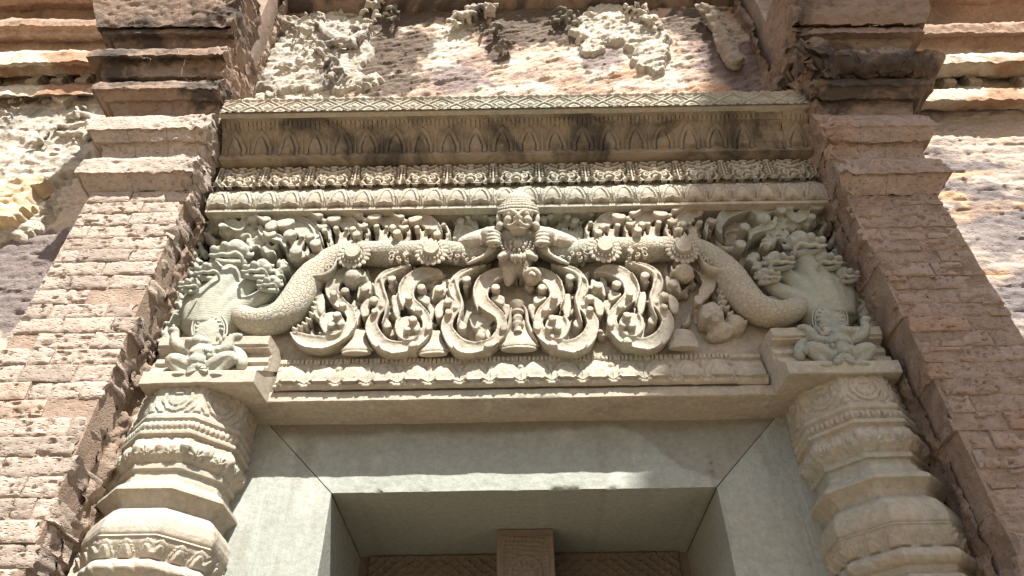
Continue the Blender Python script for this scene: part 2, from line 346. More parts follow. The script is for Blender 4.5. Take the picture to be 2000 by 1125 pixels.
# ---- tympanum (the recessed panel of wall above the lintel)
YT = 2.02
def tympanum():
    t = thing('tympanum_wall', 'recessed eroded brick wall panel above the carved lintel with broken stucco', 'wall')
    X, Z, nr, nc = sheet_pts(-1.32, 1.40, CZ + 2.55, CZ + 4.25, .0075); P = np.stack([X, Z, X * 0], 1)
    rot = np.stack([X * .93 + Z * .36, (-X * .36 + Z * .93) * 3.2, X * 0], 1)
    h = .012 * fbm(P, 3, 3, 5) + .022 * np.abs(fbm(rot, 9, 4, 9)) + .010 * fbm(rot, 26, 3, 11)
    C = np.tile(np.array([.42, .315, .245]), (len(X), 1)); f1 = fbm(rot, 5, 4, 21)
    C = mixc(C, (.53, .44, .345), sm(-.02, .35, f1)); C = mixc(C, (.28, .20, .165), sm(.1, .4, -f1))
    C = mixc(C, (.46, .27, .17), sm(.1, .45, fbm(P, 6, 4, 33)) * sm(-.1, .3, Z * 0 + (X - .1)) * .8)
    B = lambda u, v, a, b, s=0, r=.6: blob(X, Z, YT, u, v, a, b, s, r)
    white = np.maximum.reduce([B(880, 80, 45, 45, 1), B(870, 130, 40, 16, 2), B(1000, 175, 90, 10, 3), B(1290, 130, 40, 40, 4), B(560, 130, 120, 80, 5), B(650, 60, 90, 60, 6), B(1180, 80, 80, 50, 7)])
    C = mixc(C, (.50, .45, .37), sm(-.05, .18, white))
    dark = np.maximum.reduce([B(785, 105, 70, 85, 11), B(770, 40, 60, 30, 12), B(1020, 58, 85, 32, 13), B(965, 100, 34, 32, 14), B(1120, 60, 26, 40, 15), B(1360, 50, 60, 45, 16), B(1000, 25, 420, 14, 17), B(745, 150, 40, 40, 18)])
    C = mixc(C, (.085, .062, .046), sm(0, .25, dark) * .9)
    viol = np.maximum.reduce([B(905, 155, 60, 28, 21), B(1180, 110, 55, 32, 22), B(1440, 130, 60, 60, 23)])
    C = mixc(C, (.20, .155, .15), sm(-.1, .3, viol) * .85)
    V = np.stack([X, YT - h, Z], 1)
    obj('brickwork', mk_mesh('brickwork', V, gridF(nr, nc), True, 60, C), M['wall'], t)
    st = np.maximum.reduce([B(545, 130, 75, 62, 31), B(630, 70, 75, 45, 32), B(620, 165, 100, 22, 33), B(690, 120, 30, 60, 34)])
    stucco_layer('stucco', X, Z, nr, nc, YT, h, st, .022, M['stucco'], t, 41)
    st = np.maximum.reduce([B(1175, 62, 62, 40, 35), B(1262, 85, 34, 62, 36)])
    stucco_layer('stucco', X, Z, nr, nc, YT, h, st, .028, M['stucco'], t, 42)
    # hanging foliage and the crescent swag
    mb = MB()
    for i, (u, v, s) in enumerate([(735, 25, .06), (715, 60, .05), (705, 90, .045), (605, 45, .06), (590, 75, .05), (650, 105, .055), (655, 130, .05), (660, 155, .045), (560, 55, .04), (620, 100, .04)]): clump(mb, u, v, YT - .03, s * 1.5, 11, 50 + i)
    obj('stucco_foliage', mb.remesh('stucco_foliage', .007, .010, 35), M['stucco'], t)
    mb = MB(); c = [(625, 38), (635, 62), (655, 78), (680, 82), (705, 70), (720, 48)]
    mb.add(*tube([(float(fp(u, v, YT - .05)[0]), YT - .05, float(fp(u, v, YT - .05)[1])) for u, v in c], [.012, .024, .03, .03, .024, .012], 8, 30))
    obj('stucco_swag', mb.mesh('stucco_swag', wear=.004), M['stucco'], t)
    for i, (u, v, s, mm) in enumerate([(915, 40, .10, 'stucco'), (950, 30, .08, 'stucco'), (960, 65, .07, 'wallk'), (1105, 40, .09, 'wallk'), (770, 35, .07, 'wallk'), (1240, 30, .07, 'stucco'), (1270, 55, .07, 'stucco'), (985, 100, .05, 'wallk')]):
        mb = MB(); clump(mb, u, v, YT - .02, s, 14, 80 + i, .06)
        obj('stucco_foliage', mb.remesh('stucco_foliage', .007, .012, 35), M['stucco'] if mm == 'stucco' else M['lichen'], t)
    # the scaly tail that hangs at the right
    mb = MB(); pa = [(1372, 20), (1392, 32), (1405, 55), (1415, 85), (1432, 110), (1445, 126)]
    pp = np.array([[float(fp(u, v, YT - .06)[0]), YT - .05, float(fp(u, v, YT - .06)[1])] for u, v in pa])
    mb.add(*tube(pp, [.02, .032, .036, .04, .044, .030], 10, 26)); Q = crom(pp, 14); r = np.random.default_rng(5)
    for k, q in enumerate(Q):
        for s in (-1, 0, 1): mb.add(*ell(q + np.array([s * .030 + r.uniform(-.006, .006), -.036 + abs(s) * .016, r.uniform(-.01, .01) + abs(s) * .012]), (.020, .014, .024), 8, 6))
    obj('stucco_tail', mb.remesh('stucco_tail', .006, .012, 35), M['tail'], t)
    # the brick ledge across its top
    z = zv(1000, 14, 2.0); mb = MB(); xs = np.linspace(-1.3, 1.36, 150); prof = [(2.05, z + .0), (1.97, z - .002), (1.93, z + .02), (1.90, z + .03), (1.895, z + .1), (1.92, z + .14), (1.86, z + .2), (1.85, z + .5), (2.05, z + .5)]
    V = np.array([[x, y, zz] for y, zz in prof for x in xs]); V[:, 1:] += np.stack([fbm(V, 12, 3, 2), fbm(V, 12, 3, 3)], 1) * .016
    mb.add(V, gridF(len(prof), len(xs))); obj('ledge', mb.mesh('ledge'), M['cap'], t)
    return t
M['lichen'] = stone('blackened_stucco', [(.07, .06, .05), (.14, .125, .10), (.28, .25, .20)], bump=.004, fscale=7)
M['tail'] = stone('grey_stucco', [(.24, .20, .16), (.32, .27, .21)], bump=.003, fscale=7)
TY = tympanum()

# ---- the outer walls to either side
YW = 2.15
def outer_wall(side):
    s = side; left = s < 0
    t = thing('temple_wall', 'cream stucco coated wall beyond the sunlit brick pilaster' if left else 'worn grey and pink wall beyond the shaded brick pilaster', 'wall')
    x0, x1 = (-3.5, -1.5) if left else (1.5, 3.5)
    X, Z, nr, nc = sheet_pts(x0, x1, CZ + 1.0, CZ + 4.6, .009); P = np.stack([X, Z, X * 0], 1)
    st3 = P * [1, 2.6, 1]
    h = .014 * fbm(P, 2.5, 3, 105 + s) + .014 * np.abs(fbm(st3, 9, 4, 109 + s)) + .008 * fbm(st3, 30, 3, 111)
    course = np.abs(((Z + .01 * fbm(P, 4, 2, 3)) / .064) % 1 - .5); h = h - .006 * sm(.40, .5, course)
    B = lambda u, v, a, b, sd=0, r=.6: blob(X, Z, YW, u, v, a, b, sd, r)
    if left:
        C = np.tile(np.array([.52, .43, .33]), (len(X), 1)); C = mixc(C, (.46, .31, .21), sm(0, .4, fbm(st3, 4, 4, 7)))
        d = np.maximum.reduce([B(70, 500, 90, 50, 1), B(20, 560, 80, 60, 2), B(10, 380, 30, 20, 3), B(10, 620, 60, 40, 5)]); C = mixc(C, (.15, .125, .125), sm(-.1, .2, d) * .9)
    else:
        C = np.tile(np.array([.33, .27, .23]), (len(X), 1)); f = fbm(st3, 4.5, 5, 17)
        C = mixc(C, (.42, .365, .31), sm(.08, .38, f)); C = mixc(C, (.17, .145, .145), sm(.0, .2, -f) * .9); C = mixc(C, (.15, .13, .13), sm(.1, .35, fbm(st3, 16, 4, 19)) * .7)
        C = mixc(C, (.52, .33, .2), sm(.2, .4, fbm(st3, 5, 4, 27)))
        C = mixc(C, (.43, .36, .30), .7 * sm(-.3, .3, B(1920, 260, 160, 45, 4)))
        d = np.maximum.reduce([B(1930, 420, 90, 80, 31, .9), B(1985, 590, 40, 30, 32)]); C = mixc(C, (.16, .14, .14), sm(0, .5, d) * .7)
    V = np.stack([X, YW - h, Z], 1)
    obj('brickwork', mk_mesh('brickwork', V, gridF(nr, nc), True, 60, C), M['wall'], t)
    mb = MB(); mb.add(*box(x0, x1, YW + .03, YW + .6, 0, CZ + 4.6)); mb.add(*box(x0, x1, YW - .005, YW + .03, 0, CZ + 1.02)); obj('core', mb.mesh('core', False), M['mortar'], t)
    if left:
        ms = np.maximum.reduce([B(60, 300, 150, 110, 51, .3), B(150, 230, 110, 70, 52, .3), B(40, 430, 60, 40, 53, .5), B(-80, 330, 160, 130, 54, .4)])
        ms = np.minimum(ms, .15 - B(80, 520, 85, 60, 55, .5)); stucco_layer('stucco', X, Z, nr, nc, YW, h, ms, .03, M['stucco'], t, 61)
        # framed ornament, pendants
        mb = MB(); y = YW - .05
        def rod(pts, r):
            mb.add(*tube([(float(fp(u, v, y)[0]), y, float(fp(u, v, y)[1])) for u, v in pts], [r] * len(pts), 8, 16))
        for pts in ([(110, 245), (172, 243)], [(112, 262), (165, 260)], [(185, 228), (180, 250), (165, 272)], [(92, 245), (86, 262), (72, 280)], [(130, 228), (165, 222), (190, 235)]): rod(pts, .017)
        for i, (u, v, sz) in enumerate([(95, 260, .06), (178, 250, .06), (150, 225, .06), (80, 282, .05), (160, 275, .05), (40, 195, .05), (25, 225, .05)]): clump(mb, u, v, YW - .03, sz, 8, 130 + i, .035)
        tag(obj('stucco_ornament', mb.remesh('stucco_ornament', .007, .010, 35), M['stucco'], t), kind='stuff')
        mb = MB(); a = [(100, 190), (125, 206), (152, 189)]; pp = [(float(fp(u, v, YW - .05)[0]), float(fp(u, v, YW - .05)[1])) for u, v in a]
        V = np.array([[x, yy, z] for yy in (YW - .07, YW) for x, z in pp]); mb.add(V, [np.array([[0, 1, 2], [5, 4, 3]]), np.array([[0, 3, 4, 1], [1, 4, 5, 2], [2, 5, 3, 0]])])
        obj('stucco_pendant', mb.mesh('stucco_pendant', False), M['stucco'], t)
        fr_ = np.maximum.reduce([B(30, 400, 60, 18, 91, .6), B(70, 382, 32, 10, 92, .6), B(15, 430, 55, 26, 93, .5)]); stucco_layer('stucco_fragment', X, Z, nr, nc, YW, h + .015, fr_, .06, M['orange'], t, 95)
    # cornice: profile points (v, y)
    ub = 50 if left else 1950
    if left: pr = [(190, 2.13), (188, 2.09), (186, 2.06), (168, 2.055), (166, 2.14), (150, 2.145), (148, 2.08), (138, 2.05), (130, 2.02), (128, 2.00), (123, 1.985), (121, 1.965), (103, 1.965), (102, 2.09), (84, 2.07), (76, 2.03), (68, 2.0), (60, 1.99), (50, 1.96), (40, 1.955), (38, 2.06), (22, 2.03), (8, 1.97), (-12, 1.92), (-40, 1.90)]
    else: pr = [(214, 2.14), (205, 2.10), (197, 2.06), (194, 2.045), (172, 2.04), (170, 2.13), (152, 2.135), (149, 2.07), (140, 2.04), (126, 2.0), (122, 1.985), (121, 1.97), (108, 1.965), (107, 2.09), (90, 2.08), (72, 2.05), (66, 2.02), (62, 1.99), (47, 1.975), (45, 2.08), (30, 2.06), (10, 2.02), (-12, 1.95), (-40, 1.93)]
    pts = [(zv(ub, v, y), y) for v, y in pr]
    dense = []
    for (za, ya), (zb, yb) in zip(pts[:-1], pts[1:]):
        k = max(2, int(math.hypot(zb - za, yb - ya) / .012)); dense += [(za + (zb - za) * i / k, ya + (yb - ya) * i / k) for i in range(k)]
    dense.append(pts[-1]); dense = np.array(dense); xs = np.linspace(x0, x1, 190)
    V = np.stack([np.tile(xs, len(dense)), np.repeat(dense[:, 1], len(xs)), np.repeat(dense[:, 0], len(xs))], 1)
    V[:, 1:] += np.stack([fbm(V, 9, 4, 2), fbm(V, 9, 4, 3)], 1) * .016 + np.stack([fbm(V, 45, 3, 4), fbm(V, 45, 3, 6)], 1) * .009
    z = V[:, 2]; zt = zv(ub, 100, 2.0); zm = zv(ub, 70, 2.0); f = fbm(V, 4, 4, 70 + s)
    C = np.tile(np.array([.54, .47, .37]), (len(V), 1)); C = mixc(C, (.36, .22, .14), sm(.05, .35, f))
    C = mixc(C, (.26, .17, .12), sm(-.05, .05, z - zm + .05 * f)); C = mixc(C, (.05, .043, .04), sm(.0, .3, fbm(V, 3, 4, 81)) * sm(0, .1, z - zm))
    C = mixc(C, (.40, .27, .19), sm(.02, .07, z - zt) * .5)
    obj('cornice', mk_mesh('cornice', V, gridF(len(dense), len(xs)), True, 50, C), M['wall'], t)
    zb, ztop = zv(ub, 168, 2.1), zv(ub, 150, 2.1); k = 0
    mb = MB(); mb.add(*box(-.02, .02, -.05, .02, 0, ztop - zb + .02)); mb.add(*box(-.03, .03, -.06, .02, -.01, .025)); mb.add(*box(-.03, .03, -.06, .02, ztop - zb - .03, ztop - zb))
    dm = mb.mesh('dentil', False, wear=.005)
    for x in np.arange(x0 + .1, x1, .13):
        if 1.68 < abs(x) < 3.3 and rng.random() < .85: obj('dentil', dm, M['stucco'], t, (x, 2.13, zb))
    return t
WL = outer_wall(-1); WR = outer_wall(1)

# ------------------------------------------------------------------ brick pilasters
def brick_mesh(x0, x1, z0, z1, yf, yb, seed, scoop=0, step=.006, inner=0):
    nx = max(4, int((x1 - x0) / step)); nz = max(4, int((z1 - z0) / step))
    lev = [yb, yf + .09, yf + .045, yf + .02]
    xs = np.concatenate([[x0] * 4, np.linspace(x0, x1, nx), [x1] * 4]); zs = np.concatenate([[z0] * 4, np.linspace(z0, z1, nz), [z1] * 4])
    lx = np.concatenate([[4, 3, 2, 1], np.zeros(nx), [1, 2, 3, 4]]).astype(int); lz = np.concatenate([[4, 3, 2, 1], np.zeros(nz), [1, 2, 3, 4]]).astype(int)
    XX, ZZ = np.meshgrid(xs, zs); LX, LZ = np.meshgrid(lx, lz); L = np.maximum(LX, LZ)
    ydep = np.array([yf, yf + .02, yf + .045, yf + .09, yb]); Y = ydep[L]
    P = np.stack([XX.ravel(), Y.ravel(), ZZ.ravel()], 1); r = np.random.default_rng(seed)
    d = np.minimum.reduce([XX - x0, x1 - XX, ZZ - z0, z1 - ZZ]).ravel(); fr = (L.ravel() == 0)
    Q = P + r.uniform(0, 50, 3)
    n1 = fbm(Q, 14, 3, 1); n2 = fbm(Q, 60, 3, 2, (.5, 1, 1.3)); pit = sm(.50, .68, vnoise(Q * [42, 60, 95], 5)) + .7 * sm(.50, .66, vnoise(Q * [95, 100, 160], 6))
    dy = .005 * n1 + .0025 * n2 + .010 * pit + .0045 * np.exp(-d / .0030)
    if scoop:
        for _ in range(scoop):
            cx, cz = r.uniform(x0, x1), r.uniform(z0 + .4 * (z1 - z0), z1); a, b = r.uniform(.03, .06), r.uniform(.010, .02)
            e = 1 - ((P[:, 0] - cx) / a) ** 2 - ((P[:, 2] - cz) / b) ** 2; dy = dy + .03 * np.sqrt(np.clip(e, 0, 1))
    P[:, 1] += np.where(fr, dy, .006 * np.exp(-d / .0045) * (L.ravel() < 2))
    P[:, 0] += .004 * fbm(Q, 35, 2, 8) * (L.ravel() < 4); P[:, 2] += .0035 * fbm(Q, 30, 2, 9) * (L.ravel() < 4)
    if inner:                                                     # the ragged return towards the door
        e = (P[:, 0] > x1 - 1e-2) if inner > 0 else (P[:, 0] < x0 + 1e-2)
        P[:, 0] += np.where(e, .020 * fbm(Q, 22, 3, 10) + .012 * fbm(Q, 60, 2, 12), 0)
    return mk_mesh('brick', P, gridF(len(zs), len(xs)), True, 55)
def pilaster(s):
    left = s < 0
    t = thing('brick_pilaster', 'sunlit pale brick pilaster with stepped capital flanking the door' if left else 'shaded reddish brick pilaster with broken stepped capital flanking the door', 'pilaster')
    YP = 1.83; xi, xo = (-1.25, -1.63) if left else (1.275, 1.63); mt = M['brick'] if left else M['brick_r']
    ztop = zv(270, 372, YP) if left else zv(1740, 378, YP); zbot = CZ + .56; n = 25; ch = (ztop - zbot) / n; a, b = min(xi, xo), max(xi, xo)
    holes = [(60, 655), (158, 785), (248, 585)] if left else []
    for k in range(n):
        z0, z1 = zbot + k * ch, zbot + (k + 1) * ch; off = (k % 2) * .5 + rng.uniform(-.12, .12); L = .17 + rng.uniform(-.015, .02)
        cuts = [a] + [x for x in a + (np.arange(-1, 4) + off) * L if a + .05 < x < b - .05] + [b]
        for x0, x1 in zip(cuts[:-1], cuts[1:]):
            inn = 0
            if left and x1 == b: inn = 1
            if (not left) and x0 == a: inn = -1
            e = rng.uniform(-.02, .008) if inn else 0; px0, px1 = x0 + .0012, x1 - .0012
            if inn > 0: px1 += e
            if inn < 0: px0 -= e
            hole = any(px0 < xv(u, v, YP) < px1 and z0 < zv(u, v, YP) < z1 for u, v in holes)
            yy = YP + rng.uniform(-.004, .004) + (.05 if hole else 0)
            sc = 0 if left else (int(rng.integers(0, 4)) if k > 4 else 0)
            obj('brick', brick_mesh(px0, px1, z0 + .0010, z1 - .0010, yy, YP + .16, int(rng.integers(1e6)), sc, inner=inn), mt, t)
    mb = MB(); mb.add(*box(a + .02, b - .02, YP + .15, YW + .3, 0, ztop)); mb.add(*box(a + .004, b - .004, YP + .008, YP + .15, zbot - .02, ztop)); mb.add(*box(a, b, YP, YW, 0, zbot - .001)); obj('core', mb.mesh('core', False), M['mortar'], t)
    # ragged side towards the door
    ys, zs = np.linspace(YP + .10, YW + .12, 40), np.linspace(CZ + .4, CZ + 4.3, 420); Y, Z = np.meshgrid(ys, zs); P = np.stack([Y.ravel() * 0, Y.ravel(), Z.ravel()], 1)
    hx = .03 * fbm(P, 6, 3, 20 + s) + .024 * fbm(P, 22, 4, 24 + s) + .008 * fbm(P, 70, 2, 26); crs = np.abs((P[:, 2] / ch) % 1 - .5); hx -= .008 * sm(.4, .5, crs)
    P[:, 0] = xi - s * (hx + .004 - .03 * sm(YP + .2, YW, P[:, 1]))
    obj('return_face', mk_mesh('return_face', P, gridF(420, 40), True, 60), M['mortar'], t)
    # second, shallower step of the pilaster next to the wall
    mb = MB(); nstep = 16
    xa, xb = (xo - .13, xo) if left else (xo, xo + .10)
    obj('pilaster_step', brick_mesh(min(xa, xb), max(xa, xb), CZ + .5, ztop + .05, 1.98 if left else 1.95, YW + .02, 77, 0, .008), M['stepL'] if left else mt, t)
    # capital: profile (v, projection)
    ub = 260 if left else 1740
    if left: pr = [[(374, .0), (366, .012), (352, .03), (338, .05), (336, .058), (311, .054), (309, .02)],
                   [(307, .018), (296, .022), (284, .035), (279, .04), (276, .055), (253, .08), (251, .088), (229, .084), (227, .05)],
                   [(225, .048), (212, .06), (200, .075), (196, .09), (177, .12), (173, .133), (161, .132), (159, .10)],
                   [(158, .10), (150, .128), (116, .15), (110, .18), (108, .19), (98, .19), (97, .13)],
                   [(96, .13), (84, .15), (76, .155), (69, .18), (66, .19), (58, .19), (57, .14)],
                   [(56, .15), (52, .21), (25, .235), (0, .26), (-30, .29), (-60, .30)]]
    else: pr = [[(380, .0), (370, .012), (355, .03), (339, .045), (337, .055), (312, .05), (310, .02)],
                [(308, .015), (298, .02), (284, .03), (279, .035), (276, .05), (248, .08), (245, .086), (226, .08), (224, .05)],
                [(222, .048), (210, .06), (196, .07), (192, .09), (170, .12), (165, .135), (154, .13), (152, .10)],
                [(151, .12), (140, .16), (120, .19), (108, .20), (102, .19), (98, .12)],
                [(97, .13), (84, .15), (75, .155), (67, .18), (63, .195), (53, .19), (52, .14)],
                [(51, .16), (46, .21), (25, .235), (0, .255), (-30, .28), (-60, .30)]]
    for i, sl in enumerate(pr):
        p2 = [(zv(ub, v, YP - p), p) for v, p in sl]
        if i: p2 = [last] + p2
        last = p2[-1]
        D = []
        for (za, pa), (zb, pb) in zip(p2[:-1], p2[1:]):
            k = max(2, int(math.hypot(zb - za, pb - pa) / .007)); D += [(za + (zb - za) * j / k, pa + (pb - pa) * j / k) for j in range(k)]
        D.append(p2[-1]); D = np.array(D); nseg = 2 + (i % 2)
        # run along the plan: inner return, front, outer return
        cuts = np.sort(np.concatenate([[0, 1], (np.arange(1, nseg) + rng.uniform(-.2, .2, nseg - 1)) / nseg]))
        for j in range(nseg):
            f = np.linspace(cuts[j], cuts[j + 1], max(6, int((cuts[j + 1] - cuts[j]) * .4 / .007))); cols = []
            gap = .0006
            pl = []
            if j == 0: pl += [('in', q) for q in np.linspace(.26, .02, 14)]
            pl += [('f', q) for q in f]
            if j == nseg - 1: pl += [('out', q) for q in np.linspace(.02, .42, 22)]
            V = np.zeros((len(D), len(pl), 3))
            for q, (kd, val) in enumerate(pl):
                p = D[:, 1]; xin = xi + s * (-.35 * np.minimum(p, .06)) ; xout = xo + s * p
                if kd == 'in': V[:, q] = np.stack([xin, YP - p + val, D[:, 0]], 1)
                elif kd == 'out': V[:, q] = np.stack([xout, YP - p + val, D[:, 0]], 1)
                else:
                    xx = xin + (xout - xin) * val
                    if val == f[0] and j > 0: xx = xx + s * gap
                    if val == f[-1] and j < nseg - 1: xx = xx - s * gap
                    V[:, q] = np.stack([xx, YP - p, D[:, 0]], 1)
            V = V.reshape(-1, 3); am = .006 if (left or i != 3) else .03
            Wn = np.stack([fbm(V, 18, 4, 31), fbm(V, 18, 4, 32), fbm(V, 18, 4, 33)], 1) * am * 1.3 + np.stack([fbm(V, 60, 3, 34), fbm(V, 60, 3, 35), fbm(V, 60, 3, 36)], 1) * .005
            inner_f = 1 + 3.0 * np.exp(-np.abs(V[:, 0] - xi) / .05)
            V = V + Wn * inner_f[:, None]
            V[:, 1] += .006 * sm(.35, .6, vnoise(V * [48, 60, 95], 5))
            F = gridF(len(D), len(pl)); F = F if s > 0 else F[:, ::-1]
            obj('brick', mk_mesh('brick', V, F, True, 50), M['cap'] if i >= 2 else mt, t)
    mb = MB(); mb.add(*box(a + .03, b - .03, YP + .02, YW + .3, ztop, CZ + 4.4)); obj('core', mb.mesh('core', False), M['mortar'], t)
    return t
M['stepL'] = stone('pale_worn_brick', [(.44, .34, .27), (.50, .41, .33)], pits=.6, bump=.004, fscale=6)
PL = pilaster(-1); PR = pilaster(1)

# ------------------------------------------------------------------ the carved lintel
LT = thing('carved_lintel', 'carved sandstone door lintel with central crowned figure, serpents, scrolls and lotus bands', 'lintel')
YF, YS, YB, YG = 2.17, 2.03, 1.91, 2.050            # door frame, lower fillet, end consoles, ground of the carving
zS0 = zv(1020, 778, YS); zS1 = zS0 + .040; zD1 = zv(1020, 688, YS - .02)          # lower fillet, lower lotus band
zM0 = zv(1000, 396, 1.90); zM1 = zv(1000, 354, 1.90); zR1 = zv(1000, 304, 1.88); zC1 = zv(1000, 214.5, 1.762); zT1 = zv(1000, 190, 1.762)
HW = 1.235
def part_box(name, x0, x1, y0, y1, z0, z1, mat, parent, step=None, wear=.002):
    mb = MB(); V, F = box(x0, x1, y0, y1, z0, z1); mb.add(V, F); return obj(name, mb.mesh(name, False), mat, parent)
part_box('body', X0 - 1.22, X0 + 1.22, YG + .012, YF + .25, zS0 + .02, zT1 - .02, M['sand'], LT)
X, Z, nr, nc = sheet_pts(X0 - 1.225, X0 + 1.225, zD1 - .03, zM0 + .03, .008); P = np.stack([X, Z, X * 0], 1)
chip = sm(.05, .12, blob(X, Z, YG, 1480, 425, 80, 22, 3, .3))                # a flake lost at the upper right
V = np.stack([X, YG + .010 * fbm(P, 8, 3, 2) + .004 * fbm(P, 40, 3, 3) - .012 * chip * (1 + fbm(P, 20, 3, 5)), Z], 1)
obj('carving_ground', mk_mesh('carving_ground', V, gridF(nr, nc)), M['sand'], LT)

def tiles(parent, name, x0, x1, n, z0, z1, fn, mat, step=.0032, variants=5, skip=(), blank=()):
    tw = (x1 - x0) / n; h = z1 - z0; nx = int(tw / step) + 1; nz = int(h / step) + 1; ms = []
    a = np.linspace(-tw / 2, tw / 2, nx); b = np.linspace(0, 1, nz); A, B = np.meshgrid(a, b); A, B = A.ravel(), B.ravel()
    for v in range(variants + 1):
        ed = sm(0, .02, tw / 2 - np.abs(A)); Pq = np.stack([A, B * h, A * 0 + v * 2.3], 1); Aw = A + ed * .005 * fbm(Pq, 18, 2, 40 + v); Bw = np.clip(B + .05 * fbm(Pq, 12, 2, 60 + v) * ed * sm(0, .1, B) * sm(1, .9, B), 0, 1)
        Y = fn(Aw, Bw, tw) if v < variants else fn(A * 0 + tw * .25, B * .0 + B, tw) + .006
        V = np.stack([A, Y, z0 + B * h], 1); P = V + v * 3.7; edge = sm(0, .012, tw / 2 - np.abs(A))
        V[:, 1] += (.0022 * fbm(P, 40, 3, v) + .004 * sm(.2, .6, fbm(P, 16, 3, v + 9))) * edge
        ms.append(mk_mesh(name, V, gridF(nz, nx), True, 50))
    for i in range(n):
        if i in skip: continue
        obj(name, ms[variants if i in blank else int(rng.integers(variants))], mat, parent, (x0 + tw * (i + .5), 0, 0))
def arch(A, B, tw, hw, b0, b1, sh=.42, pw=2.0):
    t = np.clip((B - b0) / (b1 - b0), 0, 1); q = np.clip((t - sh) / (1 - sh), 0, 1); wd = hw * tw * (.80 * np.sqrt(1 - q ** 1.9 + 1e-6) + .20 * (1 - q) - .10 * sm(.0, .12, q))
    return np.where((B < b0) | (B > b1), -.02, wd - np.abs(A))
def cyma(A, B, tw):
    y = 1.892 - .03 * B - .076 * B ** 2.0
    lip_top = .11 + .10 * np.exp(-(A / (.2 * tw)) ** 2) + .018 * np.cos(A / tw * 12.56)
    y = y - .018 * sm(.02, -.01, B - lip_top)
    o = arch(A, B, tw, .40, .15, .76); i = arch(A, B, tw, .235, .15, .60)
    y = y - .011 * sm(0, .003, o) - .009 * sm(.0, .003, i) + .010 * sm(.0045, 0, np.abs(i))
    e = tw / 2 - np.abs(A); y = y - .006 * sm(.006, .003, e) * (B > .16) * (B < .62) - .008 * np.sqrt(np.clip(1 - ((e / (.14 * tw)) ** 2 + ((B - .68) / .07) ** 2), 0, 1))
    k = np.abs(((A / tw) * 6) % 1 - .5); tg = sm(.47, .36, k) * sm(.74, .80, B) * sm(.95, .91, B) * (o < 0); y = y - .010 * tg
    k2 = ((A / tw) * 7) % 1 - .5; y = y - .005 * np.sqrt(np.clip(1 - (k2 / .45) ** 2 - ((B - .975) / .022) ** 2, 0, 1))
    return y
def lotus_up(A, B, tw):
    y = 1.932 - .026 * np.sin(np.clip((B - .05) / .9, 0, 1) * np.pi) ** .6
    o = arch(A, B, tw, .47, .10, .88, .3); i = arch(A, B, tw, .33, .10, .70, .3)
    y = y - .007 * sm(.0038, .001, np.abs(o)) - .003 * sm(0, .006, o) - .006 * sm(.0034, .0008, np.abs(i))
    e = tw / 2 - np.abs(A); y = y - .005 * sm(.004, .001, np.abs(e - .004)) * (B < .7) * (B > .1)
    lo = .13 * np.clip(1 - np.abs(2 * A / tw) ** 1.3, 0, 1) + .012 * np.cos(A / tw * 25); lp = B - lo
    y = np.where(lp < .10, y - .016 * np.sqrt(np.clip(1 - ((lp - .05) / .05) ** 2, 0, 1)), y); y = np.where(lp < 0, 1.938, y)
    k = np.abs(((A / tw) * 8) % 1 - .5); y = y - .004 * sm(.4, .2, k) * sm(.86, .9, B) * sm(1.0, .97, B)
    return y
def lotus_low(A, B, tw):
    y = YS + .004 - .008 * np.sin(np.clip(B / .8, 0, 1) * np.pi) ** .8 - .012 * sm(.3, .0, B)
    o = arch(A, B, tw, .45, .15, .80, .45); i = arch(A, B, tw, .29, .15, .62, .45)
    y = y - .008 * sm(0, .004, o) - .005 * sm(.0045, .001, np.abs(o)) - .006 * sm(0, .004, i) - .005 * sm(.004, .001, np.abs(i))
    e = tw / 2 - np.abs(A); y = y - .006 * sm(.008, .004, e) * (B > .12) * (B < .6) - .008 * np.sqrt(np.clip(1 - ((e / (.12 * tw)) ** 2 + ((B - .66) / .08) ** 2), 0, 1))
    lt = .20 + .05 * np.exp(-(A / (.16 * tw)) ** 2) - .04 * sm(.35, .5, np.abs(A) / tw)
    y = np.where(B < lt, y - .012 * np.sqrt(np.clip(1 - ((B - lt * .5) / (lt * .5)) ** 2, 0, 1)), y)
    for s in (-1, 1): y = y - .008 * np.sqrt(np.clip(1 - ((A - s * .31 * tw) / (.085 * tw)) ** 2 - ((B - .13) / .09) ** 2, 0, 1))
    k = np.abs(((A / tw) * 7) % 1 - .5); y = y - .009 * sm(.46, .34, k) * sm(.80, .84, B) * sm(.985, .95, B) * (o < 0)
    return y
def diamonds(A, B, tw):
    y = np.full(A.shape, 1.760); a = np.abs(A) / (tw / 2); b = np.abs(B - .5) * 2
    d = np.abs(a + b - 1); y = y - .005 * sm(.13, .08, d) + .004 * sm(.22, .15, np.abs(d - .0)) * (d > .13)
    d2 = np.abs(a + b - .55); y = y - .004 * sm(.10, .05, d2); y = y - .006 * np.sqrt(np.clip(1 - (a / .22) ** 2 - (b / .3) ** 2, 0, 1))
    q = np.abs((1 - a) + (1 - b) - .5); y = y - .004 * sm(.12, .06, q)
    y = y - .007 * sm(.10, .03, np.minimum(B, 1 - B)); return y
